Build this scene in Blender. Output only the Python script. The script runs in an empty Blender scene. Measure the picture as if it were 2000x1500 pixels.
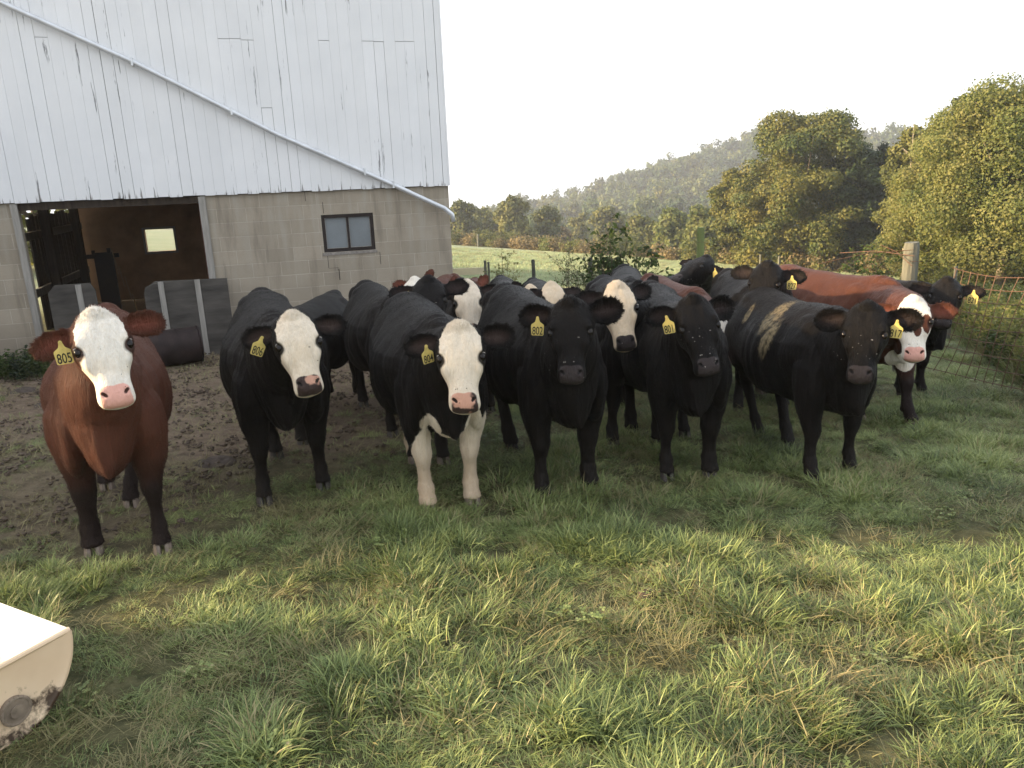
import bpy, bmesh, math, random
import numpy as np
from mathutils import Vector, Matrix, noise
R = math.radians
SC = bpy.context.scene
COL = SC.collection

# ---------------------------------------------------------------- camera
FPX, PITCH, ROLL, CZ = 1500.0, R(15.0), R(2.24), 1.62
_f = np.array([0, math.cos(PITCH), -math.sin(PITCH)])
_r0 = np.array([1.0, 0, 0]); _u0 = np.array([0, math.sin(PITCH), math.cos(PITCH)])
_r = math.cos(ROLL)*_r0 - math.sin(ROLL)*_u0
_u = math.sin(ROLL)*_r0 + math.cos(ROLL)*_u0
CAM = np.array([0, 0, CZ])
cd = bpy.data.cameras.new('camera'); cam = bpy.data.objects.new('camera', cd); COL.objects.link(cam)
cd.sensor_width = 36; cd.lens = 36*FPX/2000; cd.clip_end = 6000; cd.clip_start = 0.05
m = Matrix.Identity(4)
for i in range(3):
    m[i][0] = _r[i]; m[i][1] = _u[i]; m[i][2] = -_f[i]; m[i][3] = CAM[i]
cam.matrix_world = m
SC.camera = cam

# ---------------------------------------------------------------- light
SUN_EL, SUN_AZ = 14.0, 96.0       # azimuth measured from +Y towards -X (camera looks to +Y, sun at the left)
w = bpy.data.worlds.new('World'); SC.world = w; w.use_nodes = True
nt = w.node_tree; nt.nodes.clear()
sky = nt.nodes.new('ShaderNodeTexSky'); sky.sky_type = 'NISHITA'; sky.sun_disc = False
sky.sun_elevation = R(SUN_EL); sky.sun_rotation = R(-SUN_AZ)
sky.air_density = 1.0; sky.dust_density = 3.0; sky.ozone_density = 0.6; sky.altitude = 200
bg = nt.nodes.new('ShaderNodeBackground'); bg.inputs[1].default_value = 0.12
veil = nt.nodes.new('ShaderNodeMix'); veil.data_type = 'RGBA'; veil.inputs[0].default_value = .72   # thin bright morning cloud over the blue
veil.inputs[7].default_value = (4.3, 4.45, 4.75, 1)
wo = nt.nodes.new('ShaderNodeOutputWorld')
nt.links.new(sky.outputs[0], veil.inputs[6]); nt.links.new(veil.outputs[2], bg.inputs[0]); nt.links.new(bg.outputs[0], wo.inputs[0])
sl = bpy.data.lights.new('sun', 'SUN'); sl.energy = 5.0; sl.angle = R(3.5); sl.color = (1.0, 0.74, 0.44)
so = bpy.data.objects.new('sun', sl); COL.objects.link(so)
sd = Vector((-math.sin(R(SUN_AZ))*math.cos(R(SUN_EL)), math.cos(R(SUN_AZ))*math.cos(R(SUN_EL)), math.sin(R(SUN_EL))))
so.rotation_euler = sd.to_track_quat('Z', 'Y').to_euler()
SC.view_settings.view_transform = 'Standard'; SC.view_settings.look = 'None'
SC.view_settings.gamma = 1.0; SC.view_settings.exposure = 1.8
SC.render.engine = 'CYCLES'
SC.cycles.max_bounces = 6; SC.cycles.diffuse_bounces = 3; SC.cycles.glossy_bounces = 2
SC.cycles.transmission_bounces = 3; SC.cycles.transparent_max_bounces = 8; SC.cycles.volume_bounces = 0
SC.cycles.use_denoising = True
SC.cycles.use_adaptive_sampling = True; SC.cycles.adaptive_threshold = 0.015

# ---------------------------------------------------------------- helpers
def ss(a, b, x):
    t = np.clip((x-a)/(b-a), 0, 1); return t*t*(3-2*t)
def gzv(x, y):                                  # height of the sloping ground, valley and hill
    x = np.asarray(x, float); y = np.asarray(y, float)
    s_ = ss(12, 38, y)
    xe = np.clip(x, -60, 90)
    z = -.066*y - .014*np.clip(y-5, 0, 7) - (.03+.055*s_)*xe*(1-ss(100, 200, y))
    far = y > 80
    rid = np.interp(x, [-500, -60, -10, 15, 60, 122, 190, 253, 500], [-38, -36, -33, -28, -17, 1, -2, -6, -10])
    hill = -27 + (rid+27)*ss(200, 385, y)
    z = np.where(far, z*(1-ss(100, 190, y)) + hill*ss(100, 190, y), z)
    z = np.where(y > 420, z - 75*ss(420, 700, y), z)
    return z
def gz(x, y): return float(gzv(x, y))
def ray(px, py): return _f + _r*((px-1000)/FPX) - _u*((py-750)/FPX)
def at(px, py, d): return CAM + ray(px, py)*d   # point at depth d metres seen at pixel (px, py)
def ground(px, py):
    D = ray(px, py); t = 1.0
    for _ in range(400):
        p = CAM + D*t; h = p[2]-gz(p[0], p[1])
        if h < 1e-4 or t > 600: break
        t += h
    return CAM + D*t

def new_mat(name):
    mt = bpy.data.materials.new(name); mt.use_nodes = True
    return mt, mt.node_tree, mt.node_tree.nodes['Principled BSDF']
def N(nt, typ, ins=None, **kw):
    n = nt.nodes.new('ShaderNode'+typ)
    for k, v in kw.items(): setattr(n, k, v)
    if ins:
        for k, v in ins.items():
            s = n.inputs[k]
            if isinstance(v, bpy.types.NodeSocket): nt.links.new(v, s)
            else: s.default_value = v
    return n
def ramp(nt, fac, stops, interp='LINEAR'):
    n = nt.nodes.new('ShaderNodeValToRGB'); n.color_ramp.interpolation = interp
    e = n.color_ramp.elements
    while len(e) > 1: e.remove(e[-1])
    e[0].position = stops[0][0]; e[0].color = (*stops[0][1], 1) if len(stops[0][1]) == 3 else stops[0][1]
    for p, c in stops[1:]:
        x = e.new(p); x.color = (*c, 1) if len(c) == 3 else c
    nt.links.new(fac, n.inputs[0]); return n.outputs[0]
def mixc(nt, fac, a, b, mode='MIX'):
    n = nt.nodes.new('ShaderNodeMix'); n.data_type = 'RGBA'; n.blend_type = mode
    for s, v in ((n.inputs[0], fac), (n.inputs[6], a), (n.inputs[7], b)):
        if isinstance(v, bpy.types.NodeSocket): nt.links.new(v, s)
        elif isinstance(v, (int, float)): s.default_value = v
        else: s.default_value = (*v, 1)
    return n.outputs[2]
def math_(nt, op, a, b=0.5, clamp=False):
    n = nt.nodes.new('ShaderNodeMath'); n.operation = op; n.use_clamp = clamp
    for s, v in ((n.inputs[0], a), (n.inputs[1], b)):
        if isinstance(v, bpy.types.NodeSocket): nt.links.new(v, s)
        else: s.default_value = v
    return n.outputs[0]
def noise_tex(nt, scale, vec=None, detail=4, rough=0.55, dist=0.0):
    n = nt.nodes.new('ShaderNodeTexNoise'); n.inputs['Scale'].default_value = scale
    n.inputs['Detail'].default_value = detail; n.inputs['Roughness'].default_value = rough
    n.inputs['Distortion'].default_value = dist
    if vec is not None: nt.links.new(vec, n.inputs['Vector'])
    return n.outputs['Fac']
def mapping(nt, vec, scale=(1, 1, 1), rot=(0, 0, 0), loc=(0, 0, 0)):
    n = nt.nodes.new('ShaderNodeMapping'); nt.links.new(vec, n.inputs[0])
    n.inputs[1].default_value = loc; n.inputs[2].default_value = rot; n.inputs[3].default_value = scale
    return n.outputs[0]
def bump(nt, h, strength, dist, bsdf):
    n = nt.nodes.new('ShaderNodeBump'); n.inputs['Strength'].default_value = strength; n.inputs['Distance'].default_value = dist
    nt.links.new(h, n.inputs['Height']); nt.links.new(n.outputs[0], bsdf.inputs['Normal'])
def rgb(c): return (*c, 1)

def mesh_obj(name, verts, faces, mat=None, parent=None, smooth=False):
    me = bpy.data.meshes.new(name)
    verts = np.asarray(verts, dtype=np.float32).reshape(-1, 3)
    if isinstance(faces, np.ndarray):
        k = faces.shape[1]; nf = len(faces)
        me.vertices.add(len(verts)); me.vertices.foreach_set('co', verts.ravel())
        me.loops.add(nf*k); me.loops.foreach_set('vertex_index', faces.astype(np.int32).ravel())
        me.polygons.add(nf); me.polygons.foreach_set('loop_start', np.arange(0, nf*k, k, dtype=np.int32))
        me.polygons.foreach_set('loop_total', np.full(nf, k, dtype=np.int32))
        me.update(calc_edges=True)
    else:
        me.from_pydata(verts.tolist(), [], faces); me.update()
    if mat: me.materials.append(mat)
    if smooth: me.polygons.foreach_set('use_smooth', np.ones(len(me.polygons), dtype=bool))
    o = bpy.data.objects.new(name, me); COL.objects.link(o)
    if parent: o.parent = parent
    return o
def empty(name, loc=(0, 0, 0), rz=0.0):
    o = bpy.data.objects.new(name, None); o.location = loc; o.rotation_euler = (0, 0, rz); o.empty_display_size = .1
    COL.objects.link(o); return o
def tag(o, label=None, cat=None, group=None, kind=None):
    if label: o['label'] = label
    if cat: o['category'] = cat
    if group: o['group'] = group
    if kind: o['kind'] = kind
    return o
class MB:                                       # collects boxes, tubes and lofts into one mesh
    def __init__(s): s.v = []; s.f = []
    def add(s, v, f):
        b = len(s.v); s.v += [tuple(map(float, p)) for p in v]; s.f += [tuple(i+b for i in q) for q in f]
    def box(s, lo, hi, M=None, jit=0.0):
        x0, y0, z0 = lo; x1, y1, z1 = hi
        v = [(x0,y0,z0),(x1,y0,z0),(x1,y1,z0),(x0,y1,z0),(x0,y0,z1),(x1,y0,z1),(x1,y1,z1),(x0,y1,z1)]
        if jit: v = [tuple(c+random.uniform(-jit, jit) for c in p) for p in v]
        if M is not None: v = [tuple(M @ Vector(p)) for p in v]
        s.add(v, [(0,3,2,1),(4,5,6,7),(0,1,5,4),(1,2,6,5),(2,3,7,6),(3,0,4,7)])
    def tube(s, pts, rad, seg=8, flat=1.0):
        pts = [Vector(p) for p in pts]; n = len(pts)
        rads = rad if hasattr(rad, '__len__') else [rad]*n
        vs = []; up = None
        for i, p in enumerate(pts):
            t = (pts[min(i+1, n-1)]-pts[max(i-1, 0)]).normalized()
            if up is None: up = t.orthogonal().normalized()
            up = (up - t*up.dot(t)).normalized(); sd_ = t.cross(up)
            for k in range(seg):
                a = 2*math.pi*k/seg
                vs.append(p + (up*math.cos(a)*flat + sd_*math.sin(a))*rads[i])
        fs = [(i*seg+k, i*seg+(k+1) % seg, (i+1)*seg+(k+1) % seg, (i+1)*seg+k) for i in range(n-1) for k in range(seg)]
        fs += [tuple(reversed(range(seg))), tuple((n-1)*seg+k for k in range(seg))]
        s.add(vs, fs)
    def build(s, name, mat=None, parent=None, smooth=False): return mesh_obj(name, s.v, s.f, mat, parent, smooth)
# ---------------------------------------------------------------- materials
M = {}
def simple(key, col, rough=.7, spec=.3, metal=0.0, vary=0.0, vs=8.0, bump_s=0.0, bs=30.0, stretch=(1, 1, 1)):
    mt, nt, b = new_mat(key); tc = N(nt, 'TexCoord').outputs['Object']; v = mapping(nt, tc, stretch)
    if vary:
        c = mixc(nt, ramp(nt, noise_tex(nt, vs, v, 6), [(.3, (0, 0, 0)), (.7, (1, 1, 1))]), tuple(x*(1-vary) for x in col), tuple(min(1, x*(1+vary)) for x in col))
        nt.links.new(c, b.inputs['Base Color'])
    else: b.inputs['Base Color'].default_value = rgb(col)
    b.inputs['Roughness'].default_value = rough; b.inputs['Specular IOR Level'].default_value = spec; b.inputs['Metallic'].default_value = metal
    if bump_s: bump(nt, noise_tex(nt, bs, v, 5), bump_s, .01, b)
    M[key] = mt; return mt
simple('eye', (.006, .004, .003), .12, .25)
simple('lash_white', (.7, .66, .6), .6); simple('lash_dark', (.01, .01, .01), .6)
simple('hoof', (.05, .043, .038), .6, .3, vary=.3, bump_s=.3); simple('hoof_pale', (.16, .125, .10), .6, .3, vary=.35, bump_s=.3)
simple('tag', (.56, .44, .13), .5, .35, vary=.2, vs=30); simple('ink', (.01, .01, .01), .6)

def coat(name, main, main2, whitec, nosec, innerc, rimc, lowc=None, lowz=(.35, .6), nosepink=None, freck=0.0):
    mt, nt, b = new_mat('coat_'+name); tc = N(nt, 'TexCoord').outputs['Object']
    A = lambda a: N(nt, 'Attribute', attribute_name=a).outputs['Fac']
    n1 = noise_tex(nt, 5, tc, 5); n2 = noise_tex(nt, 45, mapping(nt, tc, (1, 1, .25)), 6, .7)
    fine = noise_tex(nt, 150, mapping(nt, tc, (1, 1, .12)), 3, .6)
    c = mixc(nt, ramp(nt, n1, [(.3, (0, 0, 0)), (.7, (1, 1, 1))]), main, main2)
    c = mixc(nt, math_(nt, 'MULTIPLY', fine, .5), c, tuple(x*.4 for x in main))
    c = mixc(nt, ramp(nt, n2, [(.52, (0, 0, 0)), (.75, (.6, .6, .6))]), c, tuple(x*1.9 for x in main2))
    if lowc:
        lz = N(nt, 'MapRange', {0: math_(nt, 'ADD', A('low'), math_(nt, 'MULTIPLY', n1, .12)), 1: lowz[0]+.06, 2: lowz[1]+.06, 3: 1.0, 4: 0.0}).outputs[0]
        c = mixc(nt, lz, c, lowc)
    c = mixc(nt, math_(nt, 'MULTIPLY', A('inner'), .9, True), c, innerc)
    wc = mixc(nt, ramp(nt, n2, [(.35, (0, 0, 0)), (.7, (1, 1, 1))]), whitec, tuple(x*.78 for x in whitec))
    wc = mixc(nt, math_(nt, 'MULTIPLY', ramp(nt, fine, [(.45, (0, 0, 0)), (.65, (1, 1, 1))]), .35), wc, (whitec[0]*.75, whitec[1]*.66, whitec[2]*.55))
    wc = mixc(nt, math_(nt, 'MULTIPLY', ramp(nt, n1, [(.5, (0, 0, 0)), (.75, (1, 1, 1))]), .35), wc, (whitec[0]*.82, whitec[1]*.68, whitec[2]*.5))
    wc = mixc(nt, N(nt, 'MapRange', {0: math_(nt, 'ADD', A('low'), math_(nt, 'MULTIPLY', n1, .1)), 1: .30, 2: .60, 3: .55, 4: 0.0}).outputs[0], wc, (.34, .22, .12))
    edge = math_(nt, 'ADD', A('white'), math_(nt, 'MULTIPLY', math_(nt, 'SUBTRACT', n2, .5), 2.2))
    wm = N(nt, 'MapRange', {0: edge, 1: -.15, 2: .25}).outputs[0]
    c = mixc(nt, wm, c, wc)
    dn = math_(nt, 'ADD', A('dung'), math_(nt, 'MULTIPLY', math_(nt, 'SUBTRACT', noise_tex(nt, 22, mapping(nt, tc, (1.6, 1.6, .6)), 8, .85), .5), 16.0))
    dm = math_(nt, 'MULTIPLY', N(nt, 'MapRange', {0: dn, 1: -.1, 2: 2.5, 4: .95}).outputs[0], ramp(nt, noise_tex(nt, 38, mapping(nt, tc, (1, 1, .35)), 5, .8), [(.38, (.15, .15, .15)), (.55, (1, 1, 1))]))
    c = mixc(nt, dm, c, mixc(nt, fine, (.14, .105, .05), (.30, .24, .14)))
    nz = math_(nt, 'ADD', A('nose'), math_(nt, 'MULTIPLY', math_(nt, 'SUBTRACT', n2, .5), .9))
    nc = nosec
    if nosepink: nc = mixc(nt, ramp(nt, noise_tex(nt, 9, tc, 3), [(.50, (0, 0, 0)), (.56, (1, 1, 1))]), nosec, nosepink)
    nm = N(nt, 'MapRange', {0: nz, 1: -.2, 2: .3}).outputs[0]
    c = mixc(nt, nm, c, nc)
    rm = N(nt, 'MapRange', {0: A('rim'), 1: -.5, 2: .9, 4: .97}).outputs[0]
    c = mixc(nt, rm, c, rimc)
    # flies and specks of dirt on the face
    vo = N(nt, 'TexVoronoi', {'Vector': N(nt, 'Attribute', attribute_name='hc').outputs['Vector'], 'Scale': 75.0, 'Randomness': 1.0})
    gate = ramp(nt, noise_tex(nt, 9, tc, 2), [(.52, (0, 0, 0)), (.58, (1, 1, 1))])
    rare = ramp(nt, N(nt, 'SeparateColor', {0: vo.outputs['Color']}).outputs[0], [(.86, (0, 0, 0)), (.87, (1, 1, 1))])
    sp = math_(nt, 'MULTIPLY', math_(nt, 'MULTIPLY', math_(nt, 'LESS_THAN', vo.outputs['Distance'], .23), rare), gate)
    onh = math_(nt, 'GREATER_THAN', N(nt, 'SeparateXYZ', {0: N(nt, 'Attribute', attribute_name='hc').outputs['Vector']}).outputs[0], .2)
    c = mixc(nt, math_(nt, 'MULTIPLY', sp, onh), c, (.02, .015, .012) if freck == 0 else (.35, .33, .3))
    nt.links.new(c, b.inputs['Base Color'])
    rg = mixc(nt, nm, (.52,)*3, (.38,)*3); nt.links.new(rg, b.inputs['Roughness'])
    b.inputs['Specular IOR Level'].default_value = .11
    b.inputs['Sheen Weight'].default_value = .02; b.inputs['Sheen Roughness'].default_value = .4; b.inputs['Sheen Tint'].default_value = (.8, .75, .7, 1)
    hgt = math_(nt, 'ADD', math_(nt, 'MULTIPLY', fine, .5), n2)
    bump(nt, hgt, .9, .012, b)
    return mt
COATS = {
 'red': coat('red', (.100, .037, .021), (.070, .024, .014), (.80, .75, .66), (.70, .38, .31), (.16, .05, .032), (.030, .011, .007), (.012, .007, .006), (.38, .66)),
 'black': coat('black', (.0030, .0028, .0029), (.0075, .0056, .0048), (.68, .56, .41), (.035, .028, .028), (.03, .02, .018), (.003, .003, .003), (.010, .008, .0065), (.16, .5), freck=1),
 'black_face': coat('black_face', (.0032, .0029, .0030), (.0075, .0056, .0048), (.72, .63, .50), (.045, .030, .027), (.05, .033, .028), (.006, .005, .004), (.010, .008, .0065), (.16, .5), nosepink=(.5, .28, .2)),
}
COATS_PLAIN = {'red': simple('tail_red', (.11, .03, .014), .6, bump_s=.5, bs=60, stretch=(1, 1, .2)), 'black': simple('tail_black', (.008, .007, .007), .6, bump_s=.5, bs=60, stretch=(1, 1, .2))}
COATS_PLAIN['black_face'] = COATS_PLAIN['black']
# ---------------------------------------------------------------- cattle
def loft(secs, axis_fn, nseg=28, sub=4):
    """secs: rows (t, halfwidth, up, down, exponent); axis_fn(t)->(centre, side, upvec). Closed tube, ends capped."""
    S = np.array(secs, float); t = S[:, 0]
    n = (len(t)-1)*sub+1
    ti = np.interp(np.linspace(0, len(t)-1, n), np.arange(len(t)), t)
    def cub(col):                                # monotone-ish cubic through the rows
        y = S[:, col]; d = np.gradient(y, t)
        out = []
        for x in ti:
            i = min(max(np.searchsorted(t, x)-1, 0), len(t)-2)
            h = t[i+1]-t[i]; q = (x-t[i])/h
            out.append((2*q**3-3*q**2+1)*y[i]+(q**3-2*q**2+q)*h*d[i]+(-2*q**3+3*q**2)*y[i+1]+(q**3-q**2)*h*d[i+1])
        return np.array(out)
    W, U, Dn, E_ = cub(1), cub(2), cub(3), cub(4)
    th = np.linspace(0, 2*np.pi, nseg, endpoint=False); c, s_ = np.cos(th), np.sin(th)
    V = []
    for k in range(n):
        C0, sd_, up = axis_fn(ti[k]); e = 2.0/max(E_[k], .8)
        x = np.sign(c)*np.abs(c)**e*W[k]
        y = np.sign(s_)*np.abs(s_)**e; y = np.where(s_ >= 0, y*U[k], -y*(Dn[k]))   # Dn given as signed (negative below)
        V.append(C0 + np.outer(x, sd_) + np.outer(y, up))
    V = np.concatenate(V)
    F = []
    for k in range(n-1):
        for j in range(nseg):
            a, b = k*nseg+j, k*nseg+(j+1) % nseg
            F.append((a, b, b+nseg, a+nseg))
    F.append(tuple(reversed(range(nseg)))); F.append(tuple((n-1)*nseg+j for j in range(nseg)))
    return V, F
def ellipsoid(c, r, Mx=None, n=12):
    V = []; F = []
    for i in range(n+1):
        ph = math.pi*i/n
        for j in range(2*n):
            a = math.pi*j/n
            V.append((math.sin(ph)*math.cos(a)*r[0], math.sin(ph)*math.sin(a)*r[1], math.cos(ph)*r[2]))
    for i in range(n):
        for j in range(2*n):
            a, b = i*2*n+j, i*2*n+(j+1) % (2*n)
            F.append((a, a+2*n, b+2*n, b))
    V = np.array(V)
    if Mx is not None: V = V @ np.array(Mx).T
    return V+np.array(c), F
def unit(v): v = np.array(v, float); return v/np.linalg.norm(v)
def sstep(a, b, x): t = np.clip((x-a)/(b-a), 0, 1); return t*t*(3-2*t)

# rows: t (x along the body), half width, z of top, z of bottom, exponent   (withers height 1.25)
TORSO = [(-1.42,.05,1.13,.95,2.0),(-1.38,.14,1.18,.78,2.1),(-1.20,.22,1.215,.66,2.2),(-1.08,.285,1.245,.57,2.3),(-.90,.315,1.235,.53,2.15),
         (-.66,.35,1.225,.475,2.0),(-.38,.365,1.22,.455,2.0),(-.12,.34,1.235,.46,2.05),(.08,.28,1.24,.49,2.1),(.20,.235,1.19,.51,2.15),
         (.30,.185,1.11,.52,2.1),(.38,.13,1.01,.55,2.0),(.43,.05,.90,.55,2.0)]
HEAD = [(-.045,.048,-.005,-.06,2.0),(-.02,.080,.020,-.085,2.1),(.03,.108,.046,-.13,2.2),(.09,.128,.060,-.155,2.4),(.15,.136,.063,-.175,2.6),(.20,.132,.060,-.182,2.6),
        (.25,.114,.052,-.176,2.5),(.30,.094,.045,-.152,2.4),(.35,.080,.040,-.122,2.3),(.39,.076,.038,-.105,2.3),(.43,.079,.036,-.098,2.4),(.465,.078,.026,-.092,2.4),
        (.49,.062,.010,-.080,2.3),(.502,.035,-.010,-.06,2.0)]
EARS = [(0,.038,.024),(.12,.046,.022),(.3,.062,.018),(.5,.076,.015),(.7,.074,.014),(.86,.056,.013),(.96,.032,.011),(1.0,.012,.009)]

def fnoise(p, s, seed=0):
    return np.array([noise.noise(Vector((a*s+seed, b*s, c*s))) for a, b, c in p])

def cow(name_label, group, foot_px=None, pos=None, yaw=0, scale=1.0, girth=1.0, head=None, feet=None, coat='black', face=None,
        tagno=None, tag_side=1, ears=None, res=.011, fur=0, white=None, tail=True, eyes_dark=True, parts=True, dung=None, drop=0.0):
    """yaw: heading of the body, degrees from -Y (towards the camera), positive turns to picture right.
    head: dict(px, depth, yaw, pitch, roll, s): point between the eyes on the forehead."""
    if pos is None:
        g1, g2 = ground(*feet['fr'][:2]), ground(*feet['fl'][:2])
        pos = tuple(((g1+g2)/2-np.array([math.sin(R(yaw)), -math.cos(R(yaw)), 0])*.13)[:2])
    px_, py_ = pos
    zg = gz(px_, py_)
    rz = R(-90+yaw)
    root = empty('cow', (px_, py_, zg+drop), rz)
    root.scale = (1, 1, 1)
    tag(root, name_label, 'cow', group)
    cz, sz = math.cos(rz), math.sin(rz)
    Rm = np.array([[cz, -sz, 0], [sz, cz, 0], [0, 0, 1]])
    def loc(p): return Rm.T @ (np.array(p, float)-np.array([px_, py_, zg+drop]))
    k = scale
    V = []; F = []
    def add(v, f):
        b = sum(len(a) for a in V); V.append(np.array(v)); F.extend([tuple(i+b for i in q) for q in f])
    # --- torso
    rows = [(a*k, b*k*girth, 1, 1, e) for a, b, c_, d, e in TORSO]
    tx = np.array([r_[0] for r_ in TORSO])*k; tt = np.array([r_[2] for r_ in TORSO])*k; tb = np.array([r_[3] for r_ in TORSO])*k
    rows = []
    for a, b, t1, b1, e in TORSO:
        c0 = b1+(t1-b1)*.46
        rows.append((a*k, b*k*girth, (t1-c0)*k, (b1-c0)*k, e))
    cen = np.array([b1+(t1-b1)*.46 for a, b, t1, b1, e in TORSO])*k
    add(*loft(rows, lambda t: (np.array([t, 0, np.interp(t, tx, cen)]), np.array([0, 1., 0]), np.array([0, 0, 1.])), 32, 4))
    q_ = V[-1]; zz_ = q_[:, 2]/k; fr_w = sstep(-.45, .10, q_[:, 0]/k)      # chest narrows towards the brisket
    q_[:, 1] *= 1-fr_w*.36*sstep(1.0, .54, zz_)
    q_[:, 1] *= (1+.05*sstep(.9, .65, zz_)*(1-fr_w))*(1-.24*sstep(.92, 1.22, zz_))
    for c_, r_ in (((-.02,.13,1.00),(.20,.10,.19)), ((.10,.19,.76),(.17,.085,.28)), ((-1.04,.06,1.13),(.14,.13,.09)), ((-1.0,.20,.80),(.25,.11,.25)),
                   ((.08,.0,1.17),(.22,.09,.085)), ((.25,.0,.70),(.15,.13,.19)), ((-1.32,.10,1.06),(.08,.08,.12)), ((-.5,.2,.75),(.35,.17,.26))):
        for s_ in ((1, -1) if c_[1] else (1,)):
            add(*ellipsoid((c_[0]*k, c_[1]*k*s_*girth, c_[2]*k), (r_[0]*k, r_[1]*k*girth, r_[2]*k)))
    # --- head frame (in root-local coordinates)
    h = head or {}
    hs = h.get('s', 1.0)*.89
    if 'px' in h: hc = at(h['px'][0], h['px'][1], h['depth'])
    else: hc = np.array([px_, py_, zg]) + Rm @ np.array(h['loc'])*1.0
    tocam = CAM-hc; base = math.atan2(tocam[1], tocam[0])
    a_ = base + R(h.get('yaw', 0)); e_ = R(h.get('pitch', 30)); ro = R(h.get('roll', 0))
    hh = np.array([math.cos(a_), math.sin(a_), 0]); zz = np.array([0, 0, 1.0])
    nn = math.cos(e_)*hh+math.sin(e_)*zz; aa = math.sin(e_)*hh-math.cos(e_)*zz
    ss = np.cross(nn, aa)                        # towards the animal's right = picture left when facing camera
    aa2 = math.cos(ro)*aa+math.sin(ro)*ss; ss = np.cross(nn, aa2); aa = aa2
    nl, al, sl_ = Rm.T@nn, Rm.T@aa, Rm.T@ss
    O = loc(hc) - al*.165*hs - nl*.055*hs        # poll centre
    def H(u_, v_, w_): return O+(al*u_+nl*v_+sl_*w_)*hs
    Hm = np.stack([al, nl, sl_], 1)*hs           # columns
    add(*loft([(a*hs, b*hs*(1.07+.05*(a > .38)), (c_+.03)*hs, (d+.03)*hs, e) for a, b, c_, d, e in HEAD], lambda t: (O+al*t-nl*.03*hs, sl_, nl), 28, 4))
    def hl(u_, v_, w_, r_): add(*ellipsoid(H(u_, v_, w_), r_, Hm, 9))
    hl(.005, .020, 0, (.050, .045, .060))       # poll
    hl(-.03, .0, 0, (.03, .035, .035))
    for s_ in (1, -1):
        hl(.146, .034, .098*s_, (.040, .024, .032))   # brow
        hl(.235, .012, .092*s_, (.06, .034, .022))   # below the eye
        hl(.20, -.11, .085*s_, (.085, .07, .035))    # cheek
        hl(.432, .018, .050*s_, (.036, .022, .026))   # nostril wings
        hl(.45, -.035, .045*s_, (.04, .045, .032))    # lips
        hl(.055, -.035, .095*s_, (.045, .042, .04))       # ear root
    hl(.455, -.085, 0, (.045, .028, .055))       # chin
    hl(.36, .02, 0, (.10, .024, .052))           # nose bridge
    # --- neck
    c0 = np.array([-.02*k, 0, .98*k]); c1 = np.array([.26*k, 0, .95*k]); c3 = H(.03, -.10, 0); c2 = H(-.04, -.16, 0)*.5+c1*.5 + np.array([0, 0, .02*k])
    P4 = [c0, c1, c2, c3]
    def bez(t):
        q = 1-t
        p = q**3*P4[0]+3*q*q*t*P4[1]+3*q*t*t*P4[2]+t**3*P4[3]
        d = unit(3*q*q*(P4[1]-P4[0])+6*q*t*(P4[2]-P4[1])+3*t*t*(P4[3]-P4[2]))
        s0 = unit(np.array([0, 1., 0])*(1-t)+(sl_ if sl_[1] > 0 else -sl_)*t); s0 = unit(s0-d*(s0@d))
        up = np.cross(d, s0); up = up if up[2] > 0 or t > .8 else -up
        return p, s0, (up if up @ (np.array([0, 0, 1])*(1-t)+(-0*al+.001)) > -9 else up)
    def bez2(t):
        p, s0, up = bez(t)
        ref = np.array([0, 0, 1.0])*(1-t) + (-al*.7+nl*.3)*t
        if up @ ref < 0: up = -up
        return p, s0, up
    add(*loft([(0,.22*k,.25*k,-.32*k,2.2),(.25,.215*k,.22*k,-.34*k,2.2),(.5,.185*k,.18*k,-.28*k,2.2),(.75,.14*k,.135*k,-.19*k,2.1),(.92,.105*k,.10*k,-.13*k,2.1),(1.0,.08*k,.07*k,-.10*k,2)], bez2, 24, 4))
    # dewlap
    add(*loft([(0,.02,.05,-.03,2),(.35,.03*k,.1,-.055*k,2),(.6,.02*k,.1,-.06*k,2),(1,.012,.05,-.03,2)],
              lambda t: ((1-t)*np.array([.30*k, 0, .60*k])+t*H(.17, -.2, 0), np.array([0, 1., 0]), unit(np.array([-.5, 0, 1.]))), 12, 4))
    # --- ears
    er = ears or {}
    earinfo = []
    for s_ in (1, -1):
        ei = er.get(s_, {}); dr = R(ei.get('droop', 8)); fw = R(ei.get('fwd', 10)); tw = R(ei.get('twist', 0)); L = .240*ei.get('len', 1.0); eh = ei.get('h', 1.0)
        d = np.array([math.sin(dr)*1.0, math.sin(fw)*1.0, s_*math.cos(dr)])      # in (a, n, s) coordinates
        d = d/np.linalg.norm(d)
        fr = np.array([.25, 1.0, 0]); fr = unit(fr-d*(fr@d)); hi = np.cross(d, fr)
        fr2 = fr*math.cos(tw)+hi*math.sin(tw)*s_; hi = np.cross(d, fr2)
        base_ = np.array([.058, -.040, .092*s_])
        def eax(t, base_=base_, d=d, fr2=fr2, hi=hi, L=L):
            p = base_ + d*(t*L) - fr2*.015*math.sin(t*math.pi)
            return p
        EV = []; EF = []; ns = 16; nr = 22
        for i in range(nr+1):
            t = i/nr; hh_ = np.interp(t, [e[0] for e in EARS], [e[1] for e in EARS])*eh; th_ = np.interp(t, [e[0] for e in EARS], [e[2] for e in EARS])
            p = eax(t)
            cup = .9*hh_*sstep(0, .3, t)*(1-.5*t)
            for j in range(ns):
                an = 2*math.pi*j/ns; x, y = math.cos(an), math.sin(an)
                EV.append(p + hi*x*hh_ + fr2*(y*th_ + cup*(x*x-.5)*.8))
        for i in range(nr):
            for j in range(ns):
                a, b = i*ns+j, i*ns+(j+1) % ns
                EF.append((a, b, b+ns, a+ns))
        EF.append(tuple(reversed(range(ns)))); EF.append(tuple(nr*ns+j for j in range(ns)))
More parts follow.
